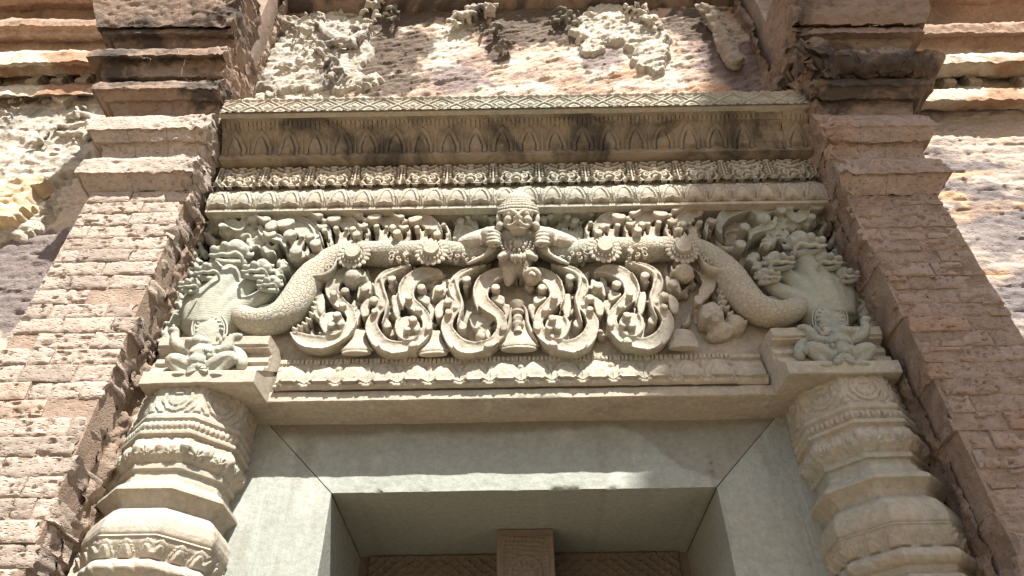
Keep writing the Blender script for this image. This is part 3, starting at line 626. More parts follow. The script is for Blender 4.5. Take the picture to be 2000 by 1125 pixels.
def fleuron(A, B, tw):
    h = .145; z = B * h; y = np.full(A.shape, 1.932); H = np.zeros(A.shape)
    def ball(x, zz, rx, rz, hh):
        nonlocal H; H = np.maximum(H, hh * np.sqrt(np.clip(1 - ((A - x) / rx) ** 2 - ((z - zz) / rz) ** 2, 0, 1)))
    def ring(x, zz, r, wd, hh, a0=None):
        nonlocal H; d = np.hypot(A - x, z - zz); H = np.maximum(H, hh * np.sqrt(np.clip(1 - ((d - r) / wd) ** 2, 0, 1)))
    def cap(x0, z0, x1, z1, wd, hh):
        nonlocal H; dx, dz = x1 - x0, z1 - z0; t = np.clip(((A - x0) * dx + (z - z0) * dz) / (dx * dx + dz * dz), 0, 1)
        d = np.hypot(A - x0 - t * dx, z - z0 - t * dz); H = np.maximum(H, hh * np.sqrt(np.clip(1 - (d / wd) ** 2, 0, 1)))
    ball(0, .028, .017, .020, .016); ring(0, .030, .026, .005, .014); cap(-.02, .062, .02, .062, .004, .014); ball(0, .062, .013, .010, .018); ball(0, .082, .024, .009, .02); ball(0, .108, .014, .014, .016); ball(0, .130, .022, .008, .014)
    for s in (-1, 1):
        ring(s * .033, .048, .012, .006, .016); ball(s * .033, .048, .006, .006, .016); ball(s * .030, .018, .009, .008, .014); ball(s * .047, .072, .010, .010, .016)
        cap(s * .012, .088, s * .042, .100, .008, .016); ball(s * .052, .110, .010, .010, .014); cap(s * .02, .118, s * .046, .132, .006, .012)
        cap(s * .050, .010, s * .066, .030, .007, .013); cap(s * .066, .03, s * .058, .05, .005, .012)
        x = s * tw / 2; cap(x, .01, x, .125, .005, .014); cap(x, .012, x - s * .022, .004, .007, .014); cap(x, .03, x - s * .02, .016, .006, .013); ball(x, .13, .016, .009, .016)
        ring(s * .060, .088, .010, .005, .014); cap(s * .028, .075, s * .06, .06, .005, .014); ball(s * .066, .12, .008, .008, .014)
        for q in range(4): ball(x - s * .012, .05 + q * .018, .006, .007, .012)
    y = y - .017 * sm(.001, .008, H) - H * .5 - .026 * sm(.05, .02, B) - .004 * sm(.965, .985, B); return y
# crowning fillet
cf = part_box('crowning_fillet', X0 - HW, X0 + HW, 1.764, 2.0, zC1, zT1, M['sand'], LT)
tiles(cf, 'diamond', X0 - HW, X0 + HW, 20, zC1 + .002, zT1 - .001, diamonds, M['sand'], .0028)
mb = MB()
for r_, hh in ((.034, .0), (.026, -.006), (.017, -.012)):
    th = np.linspace(0, np.pi, 12); mb.add(*tube([(r_ * math.cos(a), .012 + hh, r_ * math.sin(a) * 1.05) for a in th], [.0055] * 12, 7))
mb.add(*ell((0, .012, 0), (.034, .014, .036), 14, 8)); mb.add(*ell((0, -.006, .006), (.009, .01, .009), 8, 6))
am = mb.mesh('antefix', wear=.002)
tw = 2 * HW / 20
for i in range(20):
    if i in (12, 15, 18): continue
    o = obj('antefix', am, M['sand'], cf, (X0 - HW + tw * (i + .5) + .02, 1.771, zT1)); o.scale = (1.1, 1, rng.uniform(1.15, 1.4))
# sooty cyma
cy = part_box('cyma_cornice', X0 - HW, X0 + HW, 1.892, 2.05, zR1 + .003, zC1 - .001, M['sand_dark'], LT)
part_box('backing', X0 - HW, X0 + HW, 1.806, 1.90, zC1 - .03, zC1 - .0005, M['sand_dark'], cy)
tiles(cy, 'lotus_petal', X0 - HW, X0 + HW, 22, zR1, zC1, cyma, M['sand_dark'], .0030, blank=(20,))
part_box('soffit', X0 - HW, X0 + HW, 1.870, 2.0, zR1 - .004, zR1 + .002, M['sand_dark'], cy)
# fleuron frieze and upper lotus moulding
fr = part_box('fleuron_frieze', X0 - HW, X0 + HW, 1.936, 2.06, zM1 + .0005, zR1 - .004, M['sand'], LT)
tiles(fr, 'fleuron', X0 - HW, X0 + HW, 13, zM1, zR1 - .004, fleuron, M['sand'], .0028)
lm = part_box('lotus_moulding', X0 - HW, X0 + HW, 1.942, 2.07, zM0, zM1, M['sand'], LT)
part_box('bed_fillet', X0 - HW + .002, X0 + HW - .002, 1.915, 1.95, zM0 - .010, zM0 + .004, M['sand'], lm)
tiles(lm, 'lotus_petal', X0 - HW, X0 + HW, 26, zM0 + .001, zM1, lotus_up, M['sand'], .0028)
# lower lotus band and fillet
lb = part_box('lower_lotus_band', X0 - .83, X0 + .83, YS + .014, YG + .02, zS1 - .002, zD1 + .001, M['sand'], LT)
tiles(lb, 'lotus_petal', X0 - .83, X0 + .83, 16, zS1, zD1, lotus_low, M['sand'], .0030, blank=(15,))
mb = MB(); xs = np.linspace(X0 - .845, X0 + .845, 120); pr = [(YG, zS1 + .001), (YS + .004, zS1), (YS, zS1 - .004), (YS, zS0 + .003), (YS + .003, zS0), (YF + .02, zS0 - .006)]
D = []
for (a, b), (c, d) in zip(pr[:-1], pr[1:]):
    k = max(1, int(math.hypot(c - a, d - b) / .01)); D += [(a + (c - a) * i / k, b + (d - b) * i / k) for i in range(k)]
D.append(pr[-1]); V = np.array([[x, y, z] for y, z in D for x in xs]); V[:, 1:] += np.stack([fbm(V, 15, 3, 4), fbm(V, 15, 3, 5)], 1) * .003
mb.add(V, gridF(len(D), len(xs))[:, ::-1]); obj('base_fillet', mb.mesh('base_fillet'), M['sand'], LT)

# end consoles
def console(s):
    x_in, x_out = X0 + s * .856, X0 + s * 1.222; zt = zv(480, 655, 1.93)
    pr = [(YF + .02, zS0 - .004), (YB + .003, zS0), (YB, zS0 + .003), (YB, zS0 + .046), (YB + .004, zS0 + .05), (YB + .03, zS0 + .068), (YB + .034, zS0 + .085), (YB + .052, zS0 + .09), (YB + .052, zS0 + .105), (YB + .044, zS0 + .112), (YB + .046, zS0 + .130), (YB + .056, zS0 + .136), (YB + .056, zS0 + .15), (YB + .03, zS0 + .158), (YB + .03, zS0 + .165), (YB + .022, zS0 + .17), (YB + .020, zt - .004), (YB + .024, zt), (YF, zt + .004)]
    mb = MB(); A = np.array([[x_in, y, z] for y, z in pr]); A[:, 0] -= s * np.minimum(A[:, 1] - YB, .12) * .25; B = np.array([[x_out, y, z] for y, z in pr]); n = len(pr)
    K = 14; V = np.concatenate([A + (B - A) * k / K for k in range(K + 1)]); F = gridF(K + 1, n); F = F if s > 0 else F[:, ::-1]
    mb.add(V, F); cap = np.arange(n)[None]; mb.add(A, cap if s < 0 else cap[:, ::-1])
    return obj('console', mb.mesh('console', True, 30, wear=.0018), M['sand'], LT)
for s in (-1, 1): console(s)

# ---- scrolls, traced on the left half and mirrored to the right
SF = 1.975                                   # how far forward the scrolls stand
def inner_spiral(mb, dx, dy):
    B = dict(tr=trB)
    plate(mb, [(1440 + 142 * math.cos(a), 785 + 132 * math.sin(a)) for a in np.linspace(0, 6.28, 13)[:-1]], SF + .006, YG, trB, dx, dy, 1, .6)
    strap(mb, [(x + dx, y + dy, w_) for x, y, w_ in [(1350, 650, 14), (1310, 720, 34), (1312, 810, 44), (1365, 885, 46), (1450, 905, 46), (1530, 870, 34), (1570, 800, 12)]], SF - .006, YG, 30, 'dish', trB, .004, 1)
    for x, y, r, q in [(1490, 678, 50, -.030), (1428, 795, 42, -.020), (1535, 790, 40, -.014), (1560, 568, 44, -.014), (1447, 430, 44, -.022)]: knob(mb, x + dx, y + dy, r, SF + q, YG, trB)
    plate(mb, [(1255, 410), (1320, 412), (1345, 510), (1352, 620), (1318, 690), (1280, 640), (1258, 540)], SF + .010, YG, trB, dx, dy)
    plate(mb, [(1390, 760), (1440, 750), (1500, 745), (1570, 750), (1575, 790), (1500, 810), (1400, 800)], SF - .010, YG, trB, dx, dy)
def stem_leaves(mb, dx, dy):
    for x, y, r, q in [(1250, 205, 52, -.014), (925, 318, 56, -.016), (1030, 455, 52, -.022), (1040, 590, 42, -.018), (1130, 530, 30, -.01), (1240, 290, 34, 0)]: knob(mb, x + dx, y + dy, r, SF + q, YG, trB)
    plate(mb, [(866, 560), (900, 490), (985, 440), (985, 560), (955, 650), (890, 660)], SF - .004, YG, trB, dx, dy)
    plate(mb, [(870, 280), (940, 265), (1000, 230), (1010, 330), (990, 400), (900, 400), (840, 450), (840, 380)], SF + .004, YG, trB, dx, dy)
    for L_ in ([(1400, 50, 8), (1230, 120, 34), (1130, 210, 40), (1150, 330, 40), (1190, 450, 38), (1180, 580, 30), (1150, 680, 20), (1130, 740, 8)], [(1300, 70, 8), (1100, 190, 30), (1050, 270, 34), (1060, 370, 24), (1100, 430, 6)]): strap(mb, [(x + dx, y + dy, w_) for x, y, w_ in L_], SF - .016, YG, 34, 'round', trB, 0, 1.1)
    plate(mb, [(1130, 730), (1180, 690), (1240, 740), (1230, 790), (1160, 800)], SF + .006, YG, trB, dx, dy)
def fringe(mb, pts, out, y):                 # small tongues along an edge
    Q = crom(np.array(pts, float), len(pts) * 2)
    for i, (x, yy) in enumerate(Q): strap(mb, [(x - out[0] * .3, yy - out[1] * .3, 26), (x + out[0] * .7, yy + out[1] * .7, 26), (x + out[0] * 1.3, yy + out[1] * 1.3 - 16, 8)], y, YG, 8, 'round')
S_MAIN = [(1480, 25, 14), (1340, 72, 60), (1190, 135, 96), (1105, 235, 112), (1112, 345, 118), (1135, 450, 112), (1105, 560, 112), (1045, 650, 120), (1008, 745, 148), (1030, 850, 172), (1100, 945, 186), (1210, 1005, 178), (1330, 1012, 146), (1450, 988, 124), (1562, 925, 118), (1642, 830, 118), (1662, 720, 118), (1622, 620, 120), (1530, 535, 138), (1440, 450, 168), (1420, 350, 178), (1460, 240, 178), (1550, 160, 164), (1670, 115, 124), (1790, 112, 66), (1850, 145, 18)]
def s_scroll(dx, dy, spiral=True, name='scroll', mirrored=False, lump=False, seed=0):
    mb = MB(); p = [(x + dx, y + dy, w_) for x, y, w_ in S_MAIN]
    strap(mb, p, [SF - .004, SF - .012, SF - .004, SF, SF, SF, SF + .004], YG, len(p) * 5, 'dish', trB, .008, 1.0)
    strap(mb, [(x + dx, y + dy, w_) for x, y, w_ in [(1080, 980, 8), (1110, 1020, 16), (1160, 1055, 16), (1225, 1075, 6)]], SF - .010, SF + .02, 14, 'round', trB, 0, 1)
    strap(mb, [(x + dx, y + dy, w_) for x, y, w_ in [(1385, 560, 8), (1345, 450, 30), (1335, 330, 36), (1370, 220, 30), (1420, 150, 8)]], SF - .010, SF + .02, 18, 'round', trB, 0, 1)
    knob(mb, 1592 + dx, 300 + dy, 54, SF - .012, YG, trB)
    plate(mb, [(1540, 425), (1620, 395), (1690, 415), (1702, 465), (1665, 510), (1590, 470)], SF + .008, YG, trB, dx, dy)
    plate(mb, [(1440, 985), (1490, 940), (1545, 960), (1530, 1005), (1460, 1010)], SF - .012, YG, trB, dx, dy); plate(mb, [(1640, 760), (1690, 720), (1725, 740), (1715, 800), (1660, 815)], SF - .008, YG, trB, dx, dy)
    plate(mb, [(1660, 520), (1740, 500), (1765, 540), (1740, 620), (1710, 690), (1690, 600)], SF + .016, YG, trB, dx, dy)
    if spiral: inner_spiral(mb, dx, dy)
    if lump:
        plate(mb, [(1280, 640), (1380, 600), (1500, 620), (1560, 700), (1500, 760), (1430, 740), (1360, 800), (1300, 760)], SF + .03, YG, trB, dx, dy)
        for i in range(5): E(mb, 1440 + dx + 45 * math.cos(i * 2.1), 850 + dy + 60 * math.sin(i * 1.7), YG - .01, 75, 60, .03, tilt=i, tr=trB)
    stem_leaves(mb, dx, dy)
    return obj(name, mb.remesh(name, .0036, .0024, 45, mirrored, 1), M['sand'], LT)
def first_scroll(mirrored=False, broken=False):
    mb = MB()
    if not broken:
        strap(mb, [(30, 830, 14), (110, 880, 120), (230, 935, 165), (380, 955, 160), (530, 935, 130), (660, 870, 118), (745, 780, 118), (765, 670, 118), (730, 570, 120), (640, 490, 138), (560, 400, 160), (535, 310, 165), (570, 220, 160), (650, 150, 140), (760, 110, 100), (880, 110, 60), (940, 150, 18)], SF, YG, 80, 'dish', trB, .008, 1.0); knob(mb, 690, 345, 48, SF - .008, YG, trB)
        inner_spiral(mb, -895, -52)
        for k in range(5): strap(mb, [(1110, 860 - 35 * k, 24), (1085, 835 - 35 * k, 22), (1070, 800 - 35 * k, 6)], SF + .015, YG, 8, 'round')
        fringe(mb, [(1350, 900), (1352, 840), (1320, 770)], (16, -14), SF + .022)
    else:
        strap(mb, [(1265, 800, 20), (1210, 740, 60), (1160, 665, 86), (1182, 590, 84), (1242, 548, 64), (1312, 530, 34), (1352, 548, 12)], SF + .01, YG, 40)
        for x, y, r, q in [(1195, 865, 34, -.03), (1140, 900, 26, -.02), (1240, 770, 30, 0)]: knob(mb, x, y, r, SF + q, YG)
        E(mb, 1170, 900, YG - .035, 90, 80, .06); E(mb, 1100, 1000, YG - .02, 120, 50, .04, tilt=.4); E(mb, 1010, 960, YG - .02, 70, 60, .05)
        for k in range(4): strap(mb, [(1110, 840 - 40 * k, 26), (1080, 815 - 40 * k, 24), (1062, 780 - 40 * k, 6)], SF + .02, YG, 8, 'round')
    E(mb, 1335, 600, SF + .01, 68, 58, .045); strap(mb, [(1300, 560, 10), (1350, 560, 18), (1400, 575, 16), (1410, 540, 5)], SF - .02, YG, 12, 'round')
    return obj('scroll', mb.remesh('scroll', .0036, .0024 if not broken else .007, 40, mirrored, 1), M['sand'], LT)
first_scroll(); first_scroll(True, True)
s_scroll(0, 0); s_scroll(0, 0, mirrored=True)
s_scroll(890, 8, spiral=False, lump=True); s_scroll(890, 8, mirrored=True)

# upper curls standing on the garland
def curl(dx, dy, k=1.0, mirrored=False, broken=False, seed=0):
    mb = MB(); r = np.random.default_rng(seed); yt = SF - .046; cx, cy = 640, 440
    def pl(pts, yf, under=.85): plate(mb, [((x - cx) * k + cx + dx, (y - cy) * k + cy + dy) for x, y in pts], yf, YG, trA, under=under)
    def st(pts, yf, prof='dish'): strap(mb, [((x - cx) * k + cx + dx, (y - cy) * k + cy + dy, w_ * k) for x, y, w_ in pts], yf, YG, 24, prof, trA, .006, 1.0)
    def kn(x, y, rr, yf): knob(mb, (x - cx) * k + cx + dx, (y - cy) * k + cy + dy, rr * k, yf, YG, trA)
    pl([(300, 190), (350, 158), (440, 140), (530, 152), (600, 190), (655, 250), (698, 325), (718, 400), (650, 385), (600, 325), (520, 350), (430, 300), (435, 255), (340, 235)], SF - .020)
    st([(300, 185, 10), (380, 150, 16), (470, 142, 18), (560, 165, 18), (635, 225, 18), (690, 310, 16), (715, 395, 8)], SF - .030, 'round')
    if not broken:
        pl([(250, 195), (320, 170), (380, 160), (432, 168), (430, 200), (370, 238), (270, 242)], yt)
        pl([(25, 105), (60, 105), (95, 140), (150, 138), (195, 150), (190, 178), (130, 192), (90, 170), (40, 140)], yt - .004)
        pl([(180, 215), (215, 205), (250, 225), (235, 250), (195, 245)], yt + .006)
        st([(150, 150, 14), (240, 110, 40), (330, 130, 50), (400, 125, 14)], SF + .004, 'round')
    pl([(115, 282), (170, 292), (245, 285), (252, 315), (195, 342), (140, 332)], SF - .036); st([(230, 300, 16), (272, 350, 30), (262, 420, 34), (205, 450, 12)], SF - .012)
    pl([(330, 322), (368, 300), (412, 320), (440, 385), (520, 345), (535, 390), (505, 470), (575, 515), (545, 545), (430, 570), (388, 530), (405, 430), (345, 350)], SF - .016)
    kn(365, 322, 38, SF - .042); kn(585, 335, 46, SF - .040); kn(640, 408, 56, SF - .052); kn(500, 335, 26, SF - .034)
    st([(560, 430, 14), (570, 510, 44), (650, 545, 54), (745, 525, 50), (785, 455, 34), (760, 400, 10)], SF - .022)
    st([(715, 250, 10), (768, 300, 42), (802, 380, 40), (792, 440, 12)], SF - .026, 'round'); kn(732, 275, 30, SF - .036)
    for i in range(4): pl([(780 - i * 6, 540 - i * 42), (812 - i * 4, 520 - i * 42), (838 - i * 4, 480 - i * 42), (818 - i * 4, 475 - i * 42), (780 - i * 6, 500 - i * 42)], SF + .006)
    for i in range(3): pl([(410, 560 - i * 40), (372, 540 - i * 40), (352, 505 - i * 40), (380, 505 - i * 40), (410, 525 - i * 40)], SF + .006)
    return obj('curled_leaf', mb.remesh('curled_leaf', .0034, .002 if not broken else .006, 45, mirrored, 1), M['sand'], LT)
curl(0, 0, seed=1); curl(530, -22, seed=2); curl(1050, 0, seed=3, k=.95); curl(-545, 130, 1.3, seed=4)
curl(0, 0, mirrored=True, seed=5, broken=True); curl(530, -10, mirrored=True, seed=6); curl(1050, 0, mirrored=True, seed=7, k=.95)
# battered remains of the curl at the right
mb = MB()
for x, y, a, b, t in [(1010, 330, 110, 95, .3), (1060, 250, 90, 60, .2), (930, 300, 80, 70, -.3), (1100, 380, 90, 40, .1), (880, 360, 70, 40, 0)]: E(mb, x, y, YG - .006, a, b, .035, tilt=t)
strap(mb, [(1100, 330, 12), (1085, 400, 30), (1010, 430, 36), (930, 400, 30), (910, 340, 24), (960, 300, 20), (1030, 310, 18), (1040, 360, 10)], YG - .055, YG, 40, 'round')
obj('worn_leaf', mb.remesh('worn_leaf', .005, .004, 40, True), M['sand'], LT)

# shallow foliage cut into the ground between the scrolls
def ground_leaf(mirrored):
    mb = MB(); r = np.random.default_rng(31 + mirrored)
    for (xa, xb, ya, yb_, n) in ((1060, 2400, 560, 1000, 60), (900, 2400, 140, 400, 50), (1250, 2350, 500, 640, 16)):
        for i in range(n):
            x, y = r.uniform(xa, xb), r.uniform(ya, yb_); a = r.uniform(0, 6.28); L_ = r.uniform(35, 70); q = r.choice([-1, 1]) * r.uniform(.5, 1.2); pts = []
            for k in range(5): pts.append((x, y, [10, 36, 42, 30, 8][k])); x += L_ * .4 * math.cos(a); y += L_ * .4 * math.sin(a); a += q * .6
            strap(mb, pts, YG - r.uniform(.018, .045), YG + .006, 12, 'round')
    tag(obj('ground_foliage', mb.remesh('ground_foliage', .005, .003, 45, mirrored, 1), M['sand'], LT), kind='stuff')
ground_leaf(False); ground_leaf(True)

# bells between the scrolls, and the beaded stem under the figure
def bell(px, py, k, mirrored=False, broken=False):
    x, zb = map(float, tr(px, py, SF + .01)); mb = MB(); a = .00056 * k
    pr = [(95, 0), (100, 8), (96, 18), (80, 34), (62, 58), (48, 85), (40, 110), (44, 120), (40, 130), (30, 150)] if not broken else [(80, 0), (86, 10), (80, 40), (70, 80), (60, 100), (20, 110)]
    V, F = lathe([(r * a, z * a * 1.15) for r, z in pr], (0, 0, 0), 40, flute=.04, nfl=16); mb.add(V * [1, .3, 1] + [x, SF + .03, zb], F); V, F = lathe([(88 * a, -.010), (92 * a, -.004), (80 * a, .002)], (0, 0, 0), 24); mb.add(V * [1, .3, 1] + [x, SF + .03, zb], F)
    return obj('fluted_bell', mb.mesh('fluted_bell', True, 40, wear=.002, mir=mirrored), M['sand'], LT)
bell(1345, 1058, 1.0); bell(1858, 1062, .98); bell(2429, 1030, 1.25)
bell(1345, 1058, 1.05, True, True)
x, z = map(float, tr(2424, 930, SF)); mb = MB(); zt = float(tr(2424, 730, SF)[1]); hh = zt - z
mb.add(*lathe([(.016, 0), (.014, hh * .15), (.022, hh * .22), (.022, hh * .27), (.014, hh * .33), (.020, hh * .45), (.014, hh * .55), (.024, hh * .62), (.024, hh * .68), (.012, hh * .74), (.022, hh * .86), (.026, hh * .97), (.01, hh)], (x, SF + .02, z), 16))
for s in (-1, 1): strap(mb, [(2429 + s * 22, 760, 12), (2429 + s * 50, 800, 20), (2429 + s * 60, 880, 26), (2429 + s * 95, 960, 26), (2429 + s * 125, 1010, 8)], SF + .012, YG, 24, 'round')
obj('beaded_stem', mb.mesh('beaded_stem', wear=.0015), M['sand'], LT)

# garland: the serpents' bodies
GA = [(2300, 395, 1.985, 34), (2210, 430, 1.99, 56), (2090, 440, 2.0, 66), (1980, 425, 2.0, 68), (1850, 415, 2.0, 68), (1700, 428, 2.0, 72), (1590, 432, 2.0, 76), (1450, 430, 2.0, 72), (1330, 432, 2.0, 76), (1225, 462, 2.0, 80), (1125, 530, 2.0, 88), (1035, 625, 2.0, 96), (965, 730, 1.995, 98), (895, 815, 1.99, 96), (800, 868, 1.985, 88), (690, 880, 1.985, 80), (605, 850, 1.99, 70), (570, 800, 2.01, 56)]
def garland(mirrored):
    mb = MB(); TU(mb, GA, 20, 110); g_ = obj('serpent_body', mb.mesh('serpent_body', wear=.002, mir=mirrored), M['sand_scale'], LT)
    mb = MB(); r = np.random.default_rng(4)
    for cx, n in ((1590, 14), (2010, 10), (1200, 10), (1090, 10), (2120, 8)):
        for i in range(n):
            x = cx + r.uniform(-105, 105); yy = np.interp(x, [1090, 1200, 1330, 1590, 1850, 2200], [560, 470, 432, 432, 415, 430]) + r.uniform(-55, 45); a = r.uniform(0, 6.28); rr = r.uniform(14, 24)
            ax_ = np.interp(x, [1090, 1200, 1330, 1590, 1850, 2200], [560, 475, 432, 432, 415, 430]); d_ = min(abs(yy - ax_) * .00072, .040); yf = 2.0 - math.sqrt(max(.047 ** 2 - d_ ** 2, 1e-5)) - .001
            th = np.linspace(a, a + 4.6, 9); strap(mb, [(x + rr * (1 - i_ * .09) * math.cos(t_), yy + rr * .8 * (1 - i_ * .09) * math.sin(t_), 11) for i_, t_ in enumerate(th)], yf, yf + .02, 18, 'round')
    for a in ([(1000, 600, 8), (1060, 570, 24), (1130, 560, 30), (1190, 520, 20), (1225, 450, 6)], [(880, 740, 6), (900, 690, 20), (950, 660, 26), (985, 690, 20), (960, 720, 8)]): strap(mb, a, 1.942, 1.99, 20, 'round')
    tag(obj('leaf_chasing', mb.mesh('leaf_chasing', mir=mirrored), M['sand'], g_), kind='stuff')
    # bands of fringe along the lower edge
    mb = MB(); fringe(mb, [(1060, 640), (1065, 720), (1050, 800), (1000, 880), (930, 920)], (22, 12), 1.985); fringe(mb, [(1240, 510), (1180, 570), (1110, 610)], (18, 18), 1.985)
    tag(obj('edge_fringe', mb.mesh('edge_fringe', mir=mirrored), M['sand'], g_), kind='stuff')
    for cx, cy in ((1330, 420), (1849, 398)):
        mb = MB(); x, z = map(float, tr(cx, cy, 1.93)); yb = 1.950
        V, F = lathe([(.030, 0), (.046, .002), (.047, .008), (.043, .012), (.036, .012), (.034, .016), (.030, .018), (.0295, .030), (.028, .034), (.004, .035)], (0, 0, 0), 36); V = V[:, [0, 2, 1]] * [1, -1, 1.12]; mb.add(V + [x, yb, z], [f[:, ::-1] for f in F])
        for i in range(18):
            a = i * 2 * math.pi / 18; ca, sa = math.cos(a), math.sin(a)
            mb.add(*ell((x + .051 * ca, yb - .007, z + .058 * sa), (.014, .0045, .0105), 10, 7, [[ca, 0, -sa], [0, 1, 0], [sa, 0, ca]]))
            mb.add(*ell((x + .039 * math.cos(a + .17), yb - .018, z + .044 * math.sin(a + .17)), (.005, .004, .009), 6, 5))
        obj('flower_medallion', mb.mesh('flower_medallion', wear=.0018, mir=mirrored), M['sand'], LT)
garland(False); garland(True)

# serpent hoods: five heads on ringed necks
def serpent(mirrored):
    sm_ = 'serpent_hood'; mb = MB()
    necks = [[(360, 930, 2.02, 110), (420, 740, 2.0, 100), (500, 600, 1.99, 80), (530, 490, 1.98, 56)], [(330, 900, 2.02, 100), (345, 740, 2.0, 80), (385, 650, 1.995, 60), (395, 570, 1.985, 44)], [(300, 890, 2.02, 90), (268, 790, 2.005, 66), (258, 710, 2.0, 46), (248, 655, 1.99, 34)], [(420, 910, 2.02, 95), (520, 760, 2.0, 72), (630, 660, 1.995, 56), (700, 570, 1.985, 44)], [(450, 920, 2.02, 95), (570, 810, 2.0, 66), (710, 730, 1.985, 50), (785, 655, 1.98, 36)]]
    for nk in necks: TU(mb, nk, 14, 30)
    E(mb, 345, 850, 2.04, 172, 130, .062, 20, 12)
    hood = obj(sm_, mb.remesh(sm_, .006, .0015, 60, mirrored, 4), M['ringed'], LT)
    def head(cx, cy, k):
        m = MB(); o = lambda x, y: ((x - 470) * k + cx, (y - 440) * k + cy); yb = 1.955
        def TT(L): TU(m, [(*o(x, y), yy, r * k) for x, y, yy, r in L], 10, 20)
        def EE(x, y, yy, a, b, d, t=0): E(m, *o(x, y), yy, a * k, b * k, d * k, tilt=t)
        EE(560, 420, yb + .004, 80, 66, .060); TT([(620, 430, yb + .002, 56), (520, 420, yb - .008, 56), (440, 424, yb - .016, 46), (376, 436, yb - .018, 30)])
        EE(384, 412, yb - .030, 34, 24, .026); EE(470, 384, yb - .034, 38, 28, .028); EE(545, 375, yb - .02, 36, 26, .024)
        TT([(620, 512, yb + .004, 28), (510, 512, yb - .004, 27), (420, 498, yb - .014, 24), (364, 480, yb - .018, 15)])
        TT([(350, 446, yb - .034, 13), (395, 454, yb - .046, 16), (440, 440, yb - .052, 16), (490, 446, yb - .052, 17), (545, 430, yb - .048, 17), (590, 466, yb - .034, 15), (600, 520, yb - .02, 10)])
        TT([(610, 380, yb, 20), (650, 400, yb + .01, 18), (672, 380, yb + .02, 6)]); TT([(625, 450, yb, 20), (662, 450, yb + .01, 18), (684, 425, yb + .02, 6)])
        h_ = obj('serpent_head', m.remesh('serpent_head', .0030, .0012, 80, mirrored, 1), M['sand_g'], hood)
    for a in [(480, 432, .86), (352, 550, .66), (226, 645, .54), (668, 540, .66), (750, 634, .54)]: head(*a)
    # spinning medallion on the throat
    mb = MB()
    for r_ in (118, 100, 60, 38, 18):
        th = np.linspace(-.35, math.pi + .35, 26); TU(mb, [(372 + r_ * math.cos(t_), 930 - r_ * 1.0 * math.sin(t_), 1.966, 5) for t_ in th], 7, 40)
    for i in range(11):
        a = -.1 + i * math.pi * 1.06 / 10; TU(mb, [(372 + 66 * math.cos(a), 930 - 66 * math.sin(a), 1.968, 6), (372 + 80 * math.cos(a + .08), 930 - 80 * math.sin(a + .08), 1.964, 11), (372 + 94 * math.cos(a), 930 - 94 * math.sin(a), 1.964, 5)], 7, 8)
    E(mb, 372, 930, 1.98, 122, 122, .022, 24, 9)
    obj('medallion', mb.mesh('medallion', wear=.0012, mir=mirrored), M['sand_g'], hood)
    # flame border and crests
    mb = MB(); r = np.random.default_rng(12)
    rim = [(395, 150), (350, 230), (330, 300), (290, 370), (262, 430), (238, 490), (200, 540), (160, 590), (140, 690), (130, 760), (105, 830), (75, 900), (40, 960), (20, 1010)]
    for i, (x, y) in enumerate(rim):
        for j in range(2 if 350 < y < 700 else 3):
            a = r.uniform(-.5, .5); px_, py_ = x + 28 * j - 10, y + r.uniform(-16, 16)
            strap(mb, [(px_ + 32, py_ + 32, 42), (px_ + 8, py_ + 8, 42), (px_ - 8 + 14 * a, py_ - 22, 32), (px_ + 8, py_ - 48, 8)], YG - .03 - .010 * j, YG, 12, 'round')
        knob(mb, x + 12, y - 12, 14, YG - .055, YG)
    for cx, cy, k in [(570, 310, 1.0), (650, 290, .9), (745, 420, .95), (850, 520, .8), (600, 220, .9), (470, 290, 1.0), (700, 350, .9), (820, 575, .7), (640, 380, .8)]:   # crests behind the heads
        for j in range(4):
            a = -2.2 + j * .6; L_ = 62 * k; strap(mb, [(cx, cy, 30 * k), (cx + L_ * .5 * math.cos(a), cy + L_ * .5 * math.sin(a), 30 * k), (cx + L_ * math.cos(a + .15), cy + L_ * math.sin(a + .15), 18 * k), (cx + L_ * 1.15 * math.cos(a + .5), cy + L_ * 1.15 * math.sin(a + .5), 5)], SF - .006 - .006 * (j % 2), YG, 12, 'round')
        E(mb, cx, cy, SF + .015, 34 * k, 30 * k, .03)
    for x, y, r_ in [(425, 150, 56), (455, 235, 26), (595, 165, 28), (660, 180, 38), (785, 235, 48), (905, 290, 36), (940, 405, 38)]: knob(mb, x, y, r_, SF - .042, YG)
    for L_ in ([(480, 140, 14), (500, 200, 60), (560, 240, 60), (610, 200, 30), (600, 160, 8)], [(600, 150, 10), (650, 170, 40), (720, 170, 50), (800, 200, 46), (860, 185, 16)], [(700, 230, 16), (720, 280, 40), (790, 300, 44), (860, 330, 30), (880, 380, 10)], [(860, 170, 12), (950, 165, 60), (1040, 200, 60), (1080, 280, 40), (1060, 330, 10)], [(1090, 240, 8), (1140, 235, 30), (1165, 280, 26), (1160, 330, 8)], [(720, 860, 10), (690, 820, 26), (720, 780, 24), (770, 770, 26), (810, 750, 10)], [(500, 840, 6), (640, 740, 16), (770, 690, 14), (810, 640, 6)]):
        strap(mb, L_, SF - .030 if L_[0][1] < 400 else SF - .004, YG, 26)
    obj('flame_border', mb.remesh('flame_border', .0042, .0026, 45, mirrored, 1), M['sand_g'], hood)
